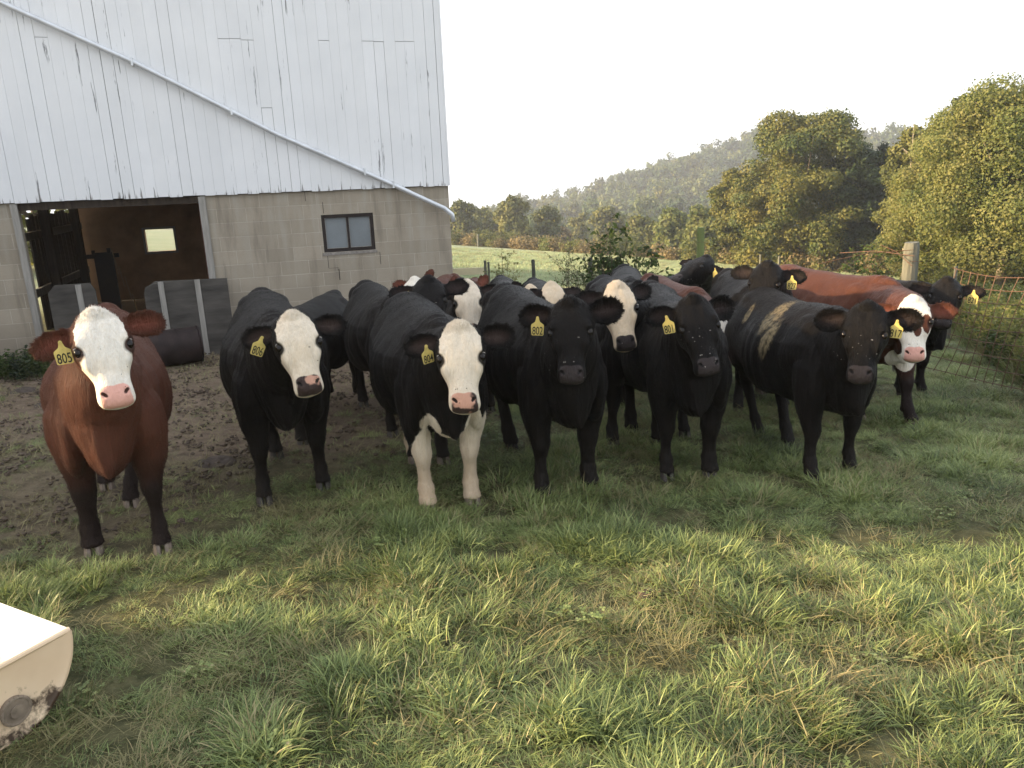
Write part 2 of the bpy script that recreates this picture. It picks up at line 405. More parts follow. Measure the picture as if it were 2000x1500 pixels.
        EV = O + (np.array(EV)*hs) @ np.stack([al, nl, sl_], 0)
        add(EV, EF)
        earinfo.append((s_, base_, d, fr2, hi, L))
    # --- legs (reference feet: front (.10,+-.19), rear (-1.22,+-.19))
    fd = feet or {}
    def fpos(key, default):
        if key in fd:
            q = fd[key]
            if len(q) == 3: return np.array(loc(ground(q[0], q[1])))
            return np.array([q[0], q[1], 0.0])
        x, y = default; wp = Rm @ np.array([x, y, 0])
        return np.array([x, y, gz(px_+wp[0], py_+wp[1])-zg-drop])
    FL = [(.98,.06,.15,.15,.07),(.84,.09,.19,.15,.100),(.70,.10,.19,.14,.112),(.60,.09,.185,.118,.104),(.50,.09,.18,.095,.088),(.43,.10,.175,.074,.070),(.375,.11,.17,.066,.065),(.33,.11,.17,.057,.054),
          (.27,.10,.17,.044,.042),(.19,.10,.17,.044,.042),(.145,.105,.17,.052,.052),(.105,.12,.17,.047,.048),(.07,.135,.17,.054,.056),(.052,.14,.17,.056,.058)]
    RL = [(1.0,-1.04,.13,.24,.10),(.85,-1.05,.18,.26,.13),(.72,-1.07,.20,.21,.125),(.62,-1.11,.20,.15,.105),(.54,-1.17,.195,.095,.075),(.47,-1.24,.19,.068,.054),(.42,-1.255,.185,.062,.052),
          (.36,-1.24,.18,.050,.044),(.27,-1.22,.18,.043,.041),(.19,-1.21,.18,.043,.042),(.145,-1.20,.18,.052,.052),(.105,-1.185,.18,.047,.048),(.07,-1.17,.18,.054,.056),(.052,-1.165,.18,.056,.058)]
    hoofs = []
    for key, tb_, sg in (('fr', FL, -1), ('fl', FL, 1), ('rr', RL, -1), ('rl', RL, 1)):
        dft = (tb_[-1][1]*k, tb_[-1][2]*k*sg); f_ = fpos(key, dft)
        top = tb_[0][0]; pts = []
        for z, x, y, ra, rb in tb_:
            wt = (1-z/top); wt = wt**.8
            pts.append((np.array([x*k+(f_[0]-dft[0])*wt, y*k*sg*(1+(girth-1)*.6)+(f_[1]-dft[1])*wt, z*k+(f_[2])*wt]), ra*k, rb*k))
        P_ = np.array([p[0] for p in pts]); tt_ = np.arange(len(pts))
        add(*loft([(i, p[2], p[1], -p[1], 2.0) for i, p in enumerate(pts)],
                  lambda t, P_=P_, tt_=tt_: (np.array([np.interp(t, tt_, P_[:, c]) for c in range(3)]), np.array([0, 1., 0]), np.array([1., 0, 0])), 16, 3))
        hoofs.append((key, f_, P_[-1]))
        add(*ellipsoid(P_[-4]+np.array([-.035*k, 0, -.02*k]), (.03*k, .035*k, .03*k), None, 8))   # dewclaws bulge
    # --- voxel union and smoothing
    Vv = np.concatenate(V)
    tmp = mesh_obj('tmp', Vv, F)
    rm = tmp.modifiers.new('r', 'REMESH'); rm.mode = 'VOXEL'; rm.voxel_size = res; rm.use_smooth_shade = True
    sm = tmp.modifiers.new('s', 'SMOOTH'); sm.factor = .5; sm.iterations = max(3, int(round(.042/res)))
    dg = bpy.context.evaluated_depsgraph_get(); me = bpy.data.meshes.new_from_object(tmp.evaluated_get(dg))
    tm = tmp.data; bpy.data.objects.remove(tmp); bpy.data.meshes.remove(tm)
    n = len(me.vertices); co = np.empty(n*3); me.vertices.foreach_get('co', co); co = co.reshape(-1, 3)
    # head coordinates of every vertex
    hcoo = ((co-O) @ np.stack([al, nl, sl_], 1))/hs
    u_, v_, w_ = hcoo.T
    onhead = (u_ > -.08) & (u_ < .53) & (v_ > -.21) & (v_ < .10) & (np.abs(w_) < .36)
    no = np.empty(n*3); me.vertices.foreach_get('normal', no); no = no.reshape(-1, 3)
    disp = np.zeros(n)
    g = lambda a, b, c_, ra, rb, rc, sym=True: np.exp(-(((u_-a)/ra)**2+((v_-b)/rb)**2+(((np.abs(w_) if sym else w_)-c_)/rc)**2))*onhead
    disp -= .022*hs*g(.435, .028, .052, .015, .03, .015)+.012*hs*g(.446, .015, .060, .010, .02, .010)   # nostrils
    disp -= .012*hs*g(.187, .012, .122, .024, .024, .03)                                     # eye sockets
    disp += .012*hs*g(.158, .024, .115, .012, .024, .022)+.006*hs*g(.216, .012, .118, .010, .02, .02)                                       # upper lid fold
    disp -= .006*hs*np.exp(-((v_+.042-.05*(u_-.46))/.007)**2)*(u_ > .40)*(u_ < .52)*(np.abs(w_) < .09)*onhead  # mouth
    disp += .007*hs*g(.30, .02, .088, .07, .03, .02)                                         # facial crest
    disp -= .007*hs*g(.315, .02, .066, .06, .03, .014)
    disp -= .005*hs*g(.11, .06, 0, .05, .05, .022)                                            # forehead hollow
    disp += .005*hs*g(.075, .06, .035, .03, .05, .022)
    wv = fnoise(hcoo*np.array([18, 18, 40]), 1.0, len(name_label)*.31)*.0035*hs*onhead*sstep(.30, .05, u_)*(v_ > 0)*.55
    disp += wv
    disp += .004*hs*np.abs(fnoise(hcoo*np.array([34, 34, 34]), 1.0, 5.5+len(name_label)))*onhead*sstep(.10, .0, u_)*(v_ > 0)
    # gentle muscle and rib relief
    disp += .014*k*fnoise(co, 3.2, len(name_label)*1.7)*(~onhead)
    folds = fnoise(co*np.array([1, .6, .28]), 15., 3.3); disp += .010*k*(.3-np.abs(folds)*1.6)*(~onhead)*sstep(-.15, .15, co[:, 0])*sstep(.35, .6, co[:, 2])
    bx, bz, by = co[:, 0]/k, co[:, 2]/k, np.abs(co[:, 1])/k
    onb = (~onhead)*sstep(.12, .20, by)
    disp -= .020*k*np.exp(-((bx+.15+.12*(bz-.7))/.055)**2)*sstep(.48, .62, bz)*sstep(1.16, .98, bz)*onb        # crease behind the shoulder
    disp += .010*k*np.exp(-((bx-.02)/.07)**2)*sstep(.62, .75, bz)*sstep(1.18, 1.05, bz)*onb
    disp -= .028*k*np.exp(-((bx+.80)/.11)**2-((bz-1.0)/.13)**2)*onb                                             # hollow of the flank
    disp -= .016*k*np.exp(-((bx+.86)/.07)**2)*sstep(.45, .55, bz)*sstep(.85, .7, bz)*onb
    disp += .0035*k*np.sin(bx*52+bz*6)*sstep(-.75, -.6, bx)*sstep(-.15, -.3, bx)*sstep(.55, .7, bz)*sstep(1.1, .95, bz)*onb   # ribs
    disp -= .012*k*np.exp(-((bx-.20-.10*(bz-.8))/.045)**2)*sstep(.55, .7, bz)*sstep(1.1, .95, bz)*onb           # neck meets shoulder
    disp += .004*k*fnoise(co, 11., len(name_label)*.7)
    co2 = co + no*disp[:, None]
    me.vertices.foreach_set('co', co2.astype(np.float32).ravel())
    # --- coat masks (centimetres, positive inside); the material roughens the borders
    z = co2[:, 2]; x = co2[:, 0]; y = co2[:, 1]
    earm = np.zeros(n)
    q = co2
    for s_, b_, d_, fr_, hi_, L_ in earinfo:
        e_l = hcoo-b_; al_ = e_l@d_
        inside = (al_ > .02)*(al_ < L_+.03)*(np.abs(e_l@hi_) < .10)*(np.abs(e_l@fr_) < .08)*(w_*s_ > .118)
        earm = np.maximum(earm, inside)
    facew = np.full(n, -5.0)
    if face:
        fm = np.minimum.reduce([(v_+face.get('jaw', .10))*100, (u_+.045)*100, np.where(earm > 0, -5., 5.), 12-(np.abs(w_)*100)-2*(u_ < .06)*(v_ < .02)])
        fm = np.where(onhead, fm, -5.)
        # blunt the corner where the ears start
        fm = np.minimum(fm, np.where(onhead, (.068+.75*np.clip(u_+.01, 0, .2)-np.abs(w_))*100, fm))
        for (pu, pv, pw, pr, pl) in face.get('spots', []):       # coloured islands: u, v, w, radii
            dd = np.sqrt(((u_-pu)/pl)**2+((v_-pv)/.06)**2+((w_-pw)/pr)**2)-1
            fm = np.minimum(fm, dd*pr*100)
        facew = np.maximum(facew, fm)
    if white:
        for (c_, r_) in white:                                    # body patches, ellipsoids in local coordinates
            dd = 1-np.sqrt(((x-c_[0]*k)/r_[0])**2+((y-c_[1]*k)/r_[1])**2+((z-c_[2]*k)/r_[2])**2)
            facew = np.maximum(facew, dd*min(r_)*100)
    nosem = np.where(onhead, np.minimum((1-(np.abs((u_-.462+.25*np.abs(w_)*(u_ < .45))/.062)**3+np.abs(w_/.074)**3)**(1/3))*6, (v_+.036)*100), -5)
    er_ = 1.3 if face else 1.0
    darkm = np.where(onhead, np.maximum.reduce([1-np.sqrt(((u_-.190+.55*(np.abs(w_)-.118))/(.038*er_))**2+((v_-.014)/(.036*er_))**2+((np.abs(w_)-.122)/(.034*er_))**2),
                     (1-np.sqrt(((u_-.436+.5*(np.abs(w_)-.051))/.017)**2+((v_-.02)/.04)**2+((np.abs(w_)-.053)/.019)**2))*1.4]), -1)*1.0
    innear = np.zeros(n)
    for s_, b_, d_, fr_, hi_, L_ in earinfo:
        e_l = hcoo-b_; nlcl = (no @ np.stack([al, nl, sl_], 1)) @ fr_
        innear = np.maximum(innear, earm*np.clip(nlcl, 0, 1)*np.clip(1-((e_l@d_-L_*.5)/(L_*.42))**2-((e_l@hi_)/.05)**2, 0, 1)*(w_*s_ > 0))
    dungm = np.full(n, -5.0)
    for (c_, r_) in (dung or []):
        cc_ = loc(at(*c_)); dd = 1-np.linalg.norm((co2-cc_)*np.array([1/r_[0], 1/.4, 1/r_[1]]), axis=1)**1.0
        dungm = np.maximum(dungm, dd*8)
    for nm, arr in (('white', facew), ('nose', nosem), ('rim', darkm*5), ('inner', innear), ('dung', dungm), ('low', z/k)):
        at_ = me.attributes.new(nm, 'FLOAT', 'POINT'); at_.data.foreach_set('value', arr.astype(np.float32))
    at_ = me.attributes.new('hc', 'FLOAT_VECTOR', 'POINT'); at_.data.foreach_set('vector', (hcoo*onhead[:, None]).astype(np.float32).ravel())
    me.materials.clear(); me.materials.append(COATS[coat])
    me.name = 'body'
    body = bpy.data.objects.new('body', me); COL.objects.link(body); body.parent = root
    # --- hair: fine lying coat, longer on ears, poll and brisket
    if fur:
        rng = np.random.default_rng(len(name_label)*7+int(px_*100) % 97)
        me.calc_loop_triangles()
        no2 = np.empty(n*3); me.vertices.foreach_get('normal', no2); no2 = no2.reshape(-1, 3)
        camloc = loc(CAM)
        vis = ((camloc-co2)*no2).sum(1) > -.9                      # leave out the far side
        wgt = np.full(n, 1.0); wgt[onhead] = 1.3; wgt[earm > 0] = 4.5; wgt *= vis
        pol = onhead & (u_ < .05) & (v_ > -.02) & (earm == 0); wgt[pol] = 3
        idx = rng.choice(n, size=fur, p=wgt/wgt.sum())
        L = np.where(onhead[idx], .006, .014)*rng.uniform(.6, 1.3, fur)
        L = np.where(earm[idx] > 0, .013*rng.uniform(.5, 1.3, fur), L); L = np.where(pol[idx], .013*rng.uniform(.5, 1.4, fur), L)
        L = np.where(nosem[idx] > -.5, 0.0, L); L = np.where(darkm[idx] > 0, .002, L)
        flow = np.tile(np.array([-.75, 0, -.66]), (fur, 1))
        flow[onhead[idx]] = al*(-.2)+0*nl
        flow[(onhead & (u_ > .1))[idx]] = al*1.0*0.7
        for s_, b_, d_, fr_, hi_, L_ in earinfo:
            mk = (earm[idx] > 0) & (w_[idx]*s_ > 0)
            e_l = hcoo[idx[mk]]-b_
            flow[mk] = (np.outer(np.ones(mk.sum()), d_)*.8+np.outer(np.sign(e_l@hi_)*.5, hi_)) @ np.stack([al, nl, sl_], 0)
        nn_ = no2[idx]; fl_ = flow-nn_*(flow*nn_).sum(1)[:, None]; fl_ /= np.linalg.norm(fl_, axis=1)[:, None]+1e-6
        lift = np.where(earm[idx] > 0, .7, np.where(pol[idx], .40, np.where(onhead[idx], .14, .30)))*rng.uniform(.6, 1.4, fur)
        d = fl_ + nn_*lift[:, None] + rng.normal(0, .22, (fur, 3)); d /= np.linalg.norm(d, axis=1)[:, None]
        jit = rng.uniform(-.5, .5, (fur, 3))*res
        b0 = co2[idx]+jit-nn_*(jit*nn_).sum(1)[:, None]-nn_*.003
        side = np.cross(d, nn_); side /= np.linalg.norm(side, axis=1)[:, None]+1e-6
        wd = np.where(earm[idx] > 0, .0011, .0013)[:, None]
        HV = np.empty((fur, 3, 3)); HV[:, 0] = b0-side*wd; HV[:, 1] = b0+side*wd; HV[:, 2] = b0+d*(L[:, None]+.003)
        keep = L > .001; HV = HV[keep]; idx = idx[keep]; nf = len(HV)
        hr = mesh_obj('hair', HV.reshape(-1, 3), np.arange(nf*3, dtype=np.int32).reshape(-1, 3), COATS[coat], root)
        for nm, arr in (('white', facew), ('nose', nosem), ('rim', darkm*5-.8), ('inner', innear), ('dung', dungm), ('low', z/k)):
            at_ = hr.data.attributes.new(nm, 'FLOAT', 'POINT'); at_.data.foreach_set('value', np.repeat(arr[idx], 3).astype(np.float32))
    if parts:
        for s_ in (1, -1):                       # eyeballs
            ev, ef = ellipsoid(H(.188, .022, .119*s_), (.027, .021, .020), Hm, 12)
            mesh_obj('eye', ev, ef, M['eye'], root, True)
            lb = MB()                            # lashes
            for q in range(9):
                t = (q-4)/4.0
                p0 = H(.166+.004*abs(t), .012-.018*t, (.121-.004*abs(t))*s_); p1 = p0+(al*.004+nl*(-.012*t+.010)+sl_*s_*.018)*hs*1.0
                lb.tube([p0, (p0+p1)/2+al*-.003, p1], [.0007, .0006, .0003], 4)
            lb.build('eyelash', M['lash_white'] if face and not face.get('darklash') else M['lash_dark'], root)
        if foot_px is not False:
            for key, f_, top in hoofs:
                hb = MB()
                for s_ in (1, -1):
                    vs = []; fs = []
                    ring = [(-.045,.0),(-.035,.024),(.0,.031),(.03,.027),(.052,.012),(.052,-.006),(.03,-.010),(-.035,-.012)]
                    for zz_, sc_, xo in ((.062, .86, -.012), (.03, 1.0, .0), (0.0, 1.12, .012), (-.012, 1.1, .012)):
                        for rx, ry in ring: vs.append(((rx*sc_+xo)*k+top[0], (ry*sc_*s_+.019*s_)*k+top[1], f_[2]+zz_*k))
                    n8 = 8
                    for i in range(3):
                        for j in range(n8):
                            fs.append((i*n8+j, i*n8+(j+1) % n8, (i+1)*n8+(j+1) % n8, (i+1)*n8+j))
                    fs.append(tuple(range(n8))); fs.append(tuple(3*n8+j for j in range(n8)))
                    hb.add(vs, fs)
                hb.build('hoof', M['hoof_pale'] if face and coat == 'red' or white else M['hoof'], root)
    if tail:
        tb2 = MB(); pts = [(-1.39, 0, 1.15), (-1.46, 0, 1.06), (-1.47, .02, .9), (-1.46, .03, .7), (-1.45, .02, .52), (-1.45, .0, .36), (-1.45, 0, .28)]
        if isinstance(tail, list): pts = tail
        tb2.tube([tuple(c*k for c in p) for p in pts], [.035*k, .028*k, .020*k, .017*k, .025*k, .04*k, .008], 8)
        tb2.build('tail', COATS_PLAIN[coat], root, True)
    if tagno:
        s_, b_, d_, fr_, hi_, L_ = [e for e in earinfo if e[0] == tag_side][0]
        tl = ei_tag = er.get(tag_side, {}).get('tag', {}); tpos = b_ + d_*L_*tl.get('t', .42) + fr_*.034 + np.array([.028, .006, 0])
        tp = O+(tpos*hs) @ np.stack([al, nl, sl_], 0)
        tw_ = R(tl.get('roll', 0)); tyaw = R(tl.get('yaw', 0))
        # tag plane faces mostly along the head's facing direction
        fz = Rm.T @ (hh*math.cos(tyaw)+np.cross(zz, hh)*math.sin(tyaw)); fx = np.cross(fz, np.array([0, 0, -1.0])); fx = unit(fx); fy = np.array([0, 0, 1.0])
        ax = fx*math.cos(tw_)+fy*math.sin(tw_); ay = -fx*math.sin(tw_)+fy*math.cos(tw_)
        ax = -ax if (Rm@ax)[0] < 0 else ax
        if (np.cross(ax, ay) @ fz) < 0: fz = -fz
        ts = tl.get('s', 1.0)*.067
        out = [(-.09,.62),(.09,.62),(.14,.42),(.20,.22),(.5,.0),(.54,-.12),(.50,-.86),(.42,-.92),(-.42,-.92),(-.50,-.86),(-.54,-.12),(-.5,.0),(-.20,.22),(-.14,.42)]
        vs = [tp+(ax*a+ay*(b-.35))*ts+fz*.004*0+fz*q for q in (.003, .0) for a, b in out]; m_ = len(out)
        fs = [tuple(range(m_)), tuple(reversed(range(m_, 2*m_)))]+[(i, i+m_, (i+1) % m_+m_, (i+1) % m_) for i in range(m_)]
        tgo = mesh_obj('ear_tag', vs, fs, M['tag'], root)
        if tagno.strip():
          cu = bpy.data.curves.new('t', 'FONT'); cu.body = tagno; cu.size = 1.0; cu.align_x = 'CENTER'; cu.offset = .008; cu.shear = .05
          to = bpy.data.objects.new('t', cu); COL.objects.link(to); dg = bpy.context.evaluated_depsgraph_get()
          tmesh = bpy.data.meshes.new_from_object(to.evaluated_get(dg)); bpy.data.objects.remove(to)
          tv = np.empty(len(tmesh.vertices)*3); tmesh.vertices.foreach_get('co', tv); tv = tv.reshape(-1, 3)
          tv[:, 0] *= .60; tv[:, 1] = tv[:, 1]*.95-.84
          nv = tp + (np.outer(tv[:, 0], ax)+np.outer(tv[:, 1]-.35, ay))*ts + fz*.0045
          tmesh.vertices.foreach_set('co', nv.astype(np.float32).ravel()); tmesh.materials.clear(); tmesh.materials.append(M['ink']); tmesh.name = 'number'
          no_ = bpy.data.objects.new('number', tmesh); COL.objects.link(no_); no_.parent = tgo
        tn = MB(); tn.tube([tp+ay*ts*.22+fz*.003, tp+ay*ts*.22+fz*.009], .008, 10); tn.build('button', M['tag'], tgo)
    return root
# ---------------------------------------------------------------- terrain
def terrain_mat():
    mt, nt, b = new_mat('pasture_ground'); g = N(nt, 'NewGeometry').outputs['Position']
    n1 = noise_tex(nt, 1.2, g, 6, .6); n2 = noise_tex(nt, 9, g, 6, .65); n3 = noise_tex(nt, .12, g, 5, .6)
    mud = mixc(nt, ramp(nt, n2, [(.3, (0, 0, 0)), (.7, (1, 1, 1))]), (.085, .062, .044), (.20, .150, .108))
    straw = noise_tex(nt, 14, mapping(nt, g, (1, 2.6, 1), (0, 0, .5)), 5, .7)
    mud = mixc(nt, ramp(nt, straw, [(.56, (0, 0, 0)), (.68, (.8, .8, .8))]), mud, (.22, .175, .115))
    thatch = mixc(nt, ramp(nt, n2, [(.35, (0, 0, 0)), (.65, (1, 1, 1))]), (.040, .044, .018), (.125, .118, .058))
    fld = mixc(nt, ramp(nt, n3, [(.35, (0, 0, 0)), (.62, (1, 1, 1))]), (.24, .29, .17), (.38, .36, .24))
    fld = mixc(nt, ramp(nt, noise_tex(nt, .6, mapping(nt, g, (.35, 1, 1)), 6, .7), [(.4, (0, 0, 0)), (.62, (1, 1, 1))]), fld, (.27, .31, .19))
    fld = mixc(nt, math_(nt, 'MULTIPLY', noise_tex(nt, 7, g, 4, .8), .6), fld, (.13, .15, .06))
    A = lambda a: N(nt, 'Attribute', attribute_name=a).outputs['Fac']
    c = mixc(nt, A('mud'), thatch, mud); c = mixc(nt, A('field'), c, fld)
    c = mixc(nt, A('wood'), c, (.03, .035, .014))
    nt.links.new(c, b.inputs['Base Color']); b.inputs['Roughness'].default_value = .9; b.inputs['Specular IOR Level'].default_value = .15
    bump(nt, math_(nt, 'ADD', n2, noise_tex(nt, 40, g, 5, .7)), .8, .03, b)
    return mt
def mudmask(x, y):
    """bare trampled ground in front of the barn"""
    n = np.vectorize(lambda a, b: noise.noise(Vector((a*.9, b*.9, 3.1)))*.5+noise.noise(Vector((a*2.7, b*2.7, 7.7)))*.28)(x, y)
    m = np.maximum(ss(4.7, 6.1, y+n*2.0)*ss(.1, -1.4, x-.2*(y-6)+n*1.2), ss(2.8, 4.4, y+n)*ss(-1.2, -2.3, x+n*.8)*.66)
    m = m*ss(13.5, 12.3, y)
    spot = ss(.30, .45, n)*.8*ss(7, 4, y)
    return np.clip(np.maximum(m, spot), 0, 1)
def grass_height_noise(x, y): return .0
def axis_pts(lo, hi, fine_lo, fine_hi, step, grow):
    a = list(np.arange(fine_lo, fine_hi, step)); s_ = step; p = fine_hi
    while p < hi: a.append(p); s_ *= grow; p += s_
    a.append(hi); s_ = step; p = fine_lo-step
    while p > lo: a.insert(0, p); s_ *= grow; p -= s_
    a.insert(0, lo); return np.array(a)
xs = axis_pts(-1500, 1500, -7, 7, .055, 1.09); ys = axis_pts(-40, 2600, 1.0, 12.5, .05, 1.06)
X, Y = np.meshgrid(xs, ys); Z = gzv(X, Y)
near = (Y > 0) & (Y < 30) & (np.abs(X) < 20)
mm = np.zeros_like(X); mm[near] = mudmask(X[near], Y[near])
lump = np.zeros_like(X)
lump[near] = np.vectorize(lambda a, b: noise.noise(Vector((a*2.2, b*2.2, 0)))*.022+noise.noise(Vector((a*7, b*7, 4)))*.012+noise.noise(Vector((a*17, b*17, 9)))*.006)(X[near], Y[near])
Z = Z + lump*(.5+.6*mm)
nx, ny = len(xs), len(ys)
ii = np.arange(nx*ny).reshape(ny, nx)
FQ = np.stack([ii[:-1, :-1], ii[:-1, 1:], ii[1:, 1:], ii[1:, :-1]], -1).reshape(-1, 4)
grd = mesh_obj('ground', np.stack([X, Y, Z], -1).reshape(-1, 3), FQ, terrain_mat(), None, True)
for nm, arr in (('mud', mm), ('field', ss(13, 17, Y+.2*X)), ('wood', ss(105, 130, Y))):
    a = grd.data.attributes.new(nm, 'FLOAT', 'POINT'); a.data.foreach_set('value', arr.ravel().astype(np.float32))
tag(grd, 'sloping pasture ground with trampled mud by the barn', None, None, 'structure')

# ---------------------------------------------------------------- scattering by geometry nodes (stuff only)
PROTO = bpy.data.collections.new('prototypes')
def scatter(name, protos, pts, rots, scales, idx, label, cat=None):
    col = bpy.data.collections.new(name+'_prototypes')
    for i, o in enumerate(protos):
        for c in list(o.users_collection): c.objects.unlink(o)
        o.name = '%s_%02d' % (name+'_clump', i); col.objects.link(o)
    me = bpy.data.meshes.new(name); me.vertices.add(len(pts)); me.vertices.foreach_set('co', np.asarray(pts, np.float32).ravel())
    for nm, typ, arr in (('rot', 'FLOAT_VECTOR', rots), ('scl', 'FLOAT_VECTOR', scales)):
        a = me.attributes.new(nm, typ, 'POINT'); a.data.foreach_set('vector', np.asarray(arr, np.float32).ravel())
    a = me.attributes.new('pick', 'INT', 'POINT'); a.data.foreach_set('value', np.asarray(idx, np.int32))
    o = bpy.data.objects.new(name, me); COL.objects.link(o)
    ng = bpy.data.node_groups.new(name, 'GeometryNodeTree')
    ng.interface.new_socket('Geometry', in_out='INPUT', socket_type='NodeSocketGeometry')
    ng.interface.new_socket('Geometry', in_out='OUTPUT', socket_type='NodeSocketGeometry')
    gi = ng.nodes.new('NodeGroupInput'); go = ng.nodes.new('NodeGroupOutput')
    ip = ng.nodes.new('GeometryNodeInstanceOnPoints'); ci = ng.nodes.new('GeometryNodeCollectionInfo')
    ci.inputs['Collection'].default_value = col; ci.inputs['Separate Children'].default_value = True; ci.inputs['Reset Children'].default_value = True
    def na(nm, t):
        n = ng.nodes.new('GeometryNodeInputNamedAttribute'); n.data_type = t; n.inputs['Name'].default_value = nm
        return [s for s in n.outputs if s.enabled and s.name == 'Attribute'][0]
    ng.links.new(gi.outputs[0], ip.inputs['Points']); ng.links.new(ci.outputs[0], ip.inputs['Instance'])
    ip.inputs['Pick Instance'].default_value = True
    ng.links.new(na('pick', 'INT'), ip.inputs['Instance Index']); ng.links.new(na('rot', 'FLOAT_VECTOR'), ip.inputs['Rotation'])
    ng.links.new(na('scl', 'FLOAT_VECTOR'), ip.inputs['Scale']); ng.links.new(ip.outputs[0], go.inputs[0])
    md = o.modifiers.new('scatter', 'NODES'); md.node_group = ng
    tag(o, label, cat, None, 'stuff'); return o

def blade_mat(name, cols, dry, trans=.25, vscale=1.0):
    mt, nt, b = new_mat(name)
    r = N(nt, 'Attribute', attribute_name='rnd').outputs['Fac']; oi = N(nt, 'ObjectInfo').outputs['Random']
    g = N(nt, 'NewGeometry').outputs['Position']
    big = noise_tex(nt, .9*vscale, g, 4, .6)
    k = math_(nt, 'ADD', math_(nt, 'MULTIPLY', r, .45), math_(nt, 'ADD', math_(nt, 'MULTIPLY', oi, .25), math_(nt, 'MULTIPLY', math_(nt, 'SUBTRACT', big, .5), 1.1)))
    st = [(i/(len(cols)-1)*.75+.0, c) for i, c in enumerate(cols)]
    c = ramp(nt, k, st)
    dr = math_(nt, 'GREATER_THAN', math_(nt, 'ADD', r, math_(nt, 'MULTIPLY', math_(nt, 'SUBTRACT', noise_tex(nt, 1.7*vscale, g, 4, .6), .5), 1.3)), 1.0)
    c = mixc(nt, dr, c, dry)
    tr = N(nt, 'BsdfTranslucent', {0: c}); mx = N(nt, 'MixShader', {0: trans})
    nt.links.new(b.outputs[0], mx.inputs[1]); nt.links.new(tr.outputs[0], mx.inputs[2])
    nt.links.new(mx.outputs[0], nt.nodes['Material Output'].inputs[0])
    nt.links.new(c, b.inputs['Base Color']); b.inputs['Roughness'].default_value = .48; b.inputs['Specular IOR Level'].default_value = .35
    return mt
def blades(name, n, rad, lmin, lmax, wd, lean, mat, seg=4, seed=0, comb=None, curl=1.0):
    rng = np.random.default_rng(seed)
    r = rad*np.sqrt(rng.uniform(0, 1, n)); a = rng.uniform(0, 2*np.pi, n)
    bx, by = r*np.cos(a), r*np.sin(a)
    da = a+rng.normal(0, .9, n)
    if comb is not None: da = np.where(rng.uniform(size=n) < .65, comb+rng.normal(0, .35, n), da)
    L = rng.uniform(lmin, lmax, n)*(1-.35*r/rad); W = wd*rng.uniform(.6, 1.25, n)
    th0 = np.abs(rng.normal(lean*.35, .18, n)); th1 = np.clip(rng.normal(lean, .35, n), .1, 2.2)*curl
    P = np.zeros((n, seg+1, 3)); P[:, 0, 0] = bx; P[:, 0, 1] = by; P[:, 0, 2] = -.015
    for i in range(seg):
        th = th0+(th1-th0)*((i+.5)/seg)
        st = L/seg
        P[:, i+1, 0] = P[:, i, 0]+np.sin(th)*np.cos(da)*st; P[:, i+1, 1] = P[:, i, 1]+np.sin(th)*np.sin(da)*st
        P[:, i+1, 2] = P[:, i, 2]+np.cos(th)*st
    P[:, :, 2] = np.maximum(P[:, :, 2], .004*np.arange(seg+1)[None, :]+rng.uniform(0, .01, (n, 1))-.015)
    sa = da+np.pi/2+rng.normal(0, .5, n); sx, sy = np.cos(sa), np.sin(sa); sz_ = rng.normal(0, .35, n)
    V = np.zeros((n, 2*seg+1, 3))
    for i in range(seg):
        w_ = W*(1-(i/seg)**1.6*.75)*.5*(.7 if i == 0 else 1)
        V[:, 2*i] = P[:, i]-np.stack([sx*w_, sy*w_, sz_*w_], 1); V[:, 2*i+1] = P[:, i]+np.stack([sx*w_, sy*w_, sz_*w_], 1)
    V[:, 2*seg] = P[:, seg]
    m_ = 2*seg+1; F = []
    base = (np.arange(n)*m_)[:, None]
    tri = []
    for i in range(seg-1):
        tri += [[2*i, 2*i+1, 2*i+3], [2*i, 2*i+3, 2*i+2]]
    tri.append([2*seg-2, 2*seg-1, 2*seg])
    F = (base[:, :, None]+np.array(tri)[None]).reshape(-1, 3)
    o = mesh_obj(name, V.reshape(-1, 3), F, mat, None, True)
    at_ = o.data.attributes.new('rnd', 'FLOAT', 'POINT'); at_.data.foreach_set('value', np.repeat(rng.uniform(0, 1, n), m_).astype(np.float32))
    return o
GM = blade_mat('grass_blades', [(.045, .060, .022), (.105, .145, .048), (.185, .240, .080), (.29, .335, .12), (.40, .43, .18)], (.33, .29, .15))
GM2 = blade_mat('dry_grass', [(.14, .135, .055), (.21, .19, .085), (.30, .26, .13)], (.24, .19, .09))
pro = []
pro += [blades('p', 120, .13, .06, .15, .0042, 1.45, GM, 4, 1), blades('p', 120, .13, .07, .17, .0045, 1.6, GM, 4, 2, comb=.4), blades('p', 110, .12, .06, .15, .0042, 1.7, GM, 4, 3, comb=2.5),
        blades('p', 130, .12, .04, .11, .0038, 1.4, GM, 3, 4)]
pro += [blades('p', 130, .11, .12, .24, .0052, 1.05, GM, 5, 5, curl=1.3), blades('p', 120, .10, .12, .22, .0056, .95, GM, 5, 6, curl=1.35)]
pro += [blades('p', 45, .13, .10, .24, .0042, 1.45, GM2, 4, 7, comb=1.2), blades('p', 40, .12, .08, .2, .004, 1.5, GM2, 4, 8, comb=-.8)]
def clover(seed):
    rng = np.random.default_rng(seed); V = []; n = 26
    for i in range(n):
        c = np.array([rng.uniform(-.1, .1), rng.uniform(-.1, .1), rng.uniform(.02, .06)]); a0 = rng.uniform(0, 6.28)
        for k_ in range(3):
            a = a0+k_*2.1; d = np.array([math.cos(a), math.sin(a), rng.uniform(-.1, .25)])*.016*rng.uniform(.8, 1.3); s_ = np.array([-math.sin(a), math.cos(a), 0])*.008
            V.append([c, c+d*.55+s_, c+d, c+d*.55-s_])
    V = np.array(V); return leaf_obj('p', V, rng.uniform(.3, 1, len(V)), GM)
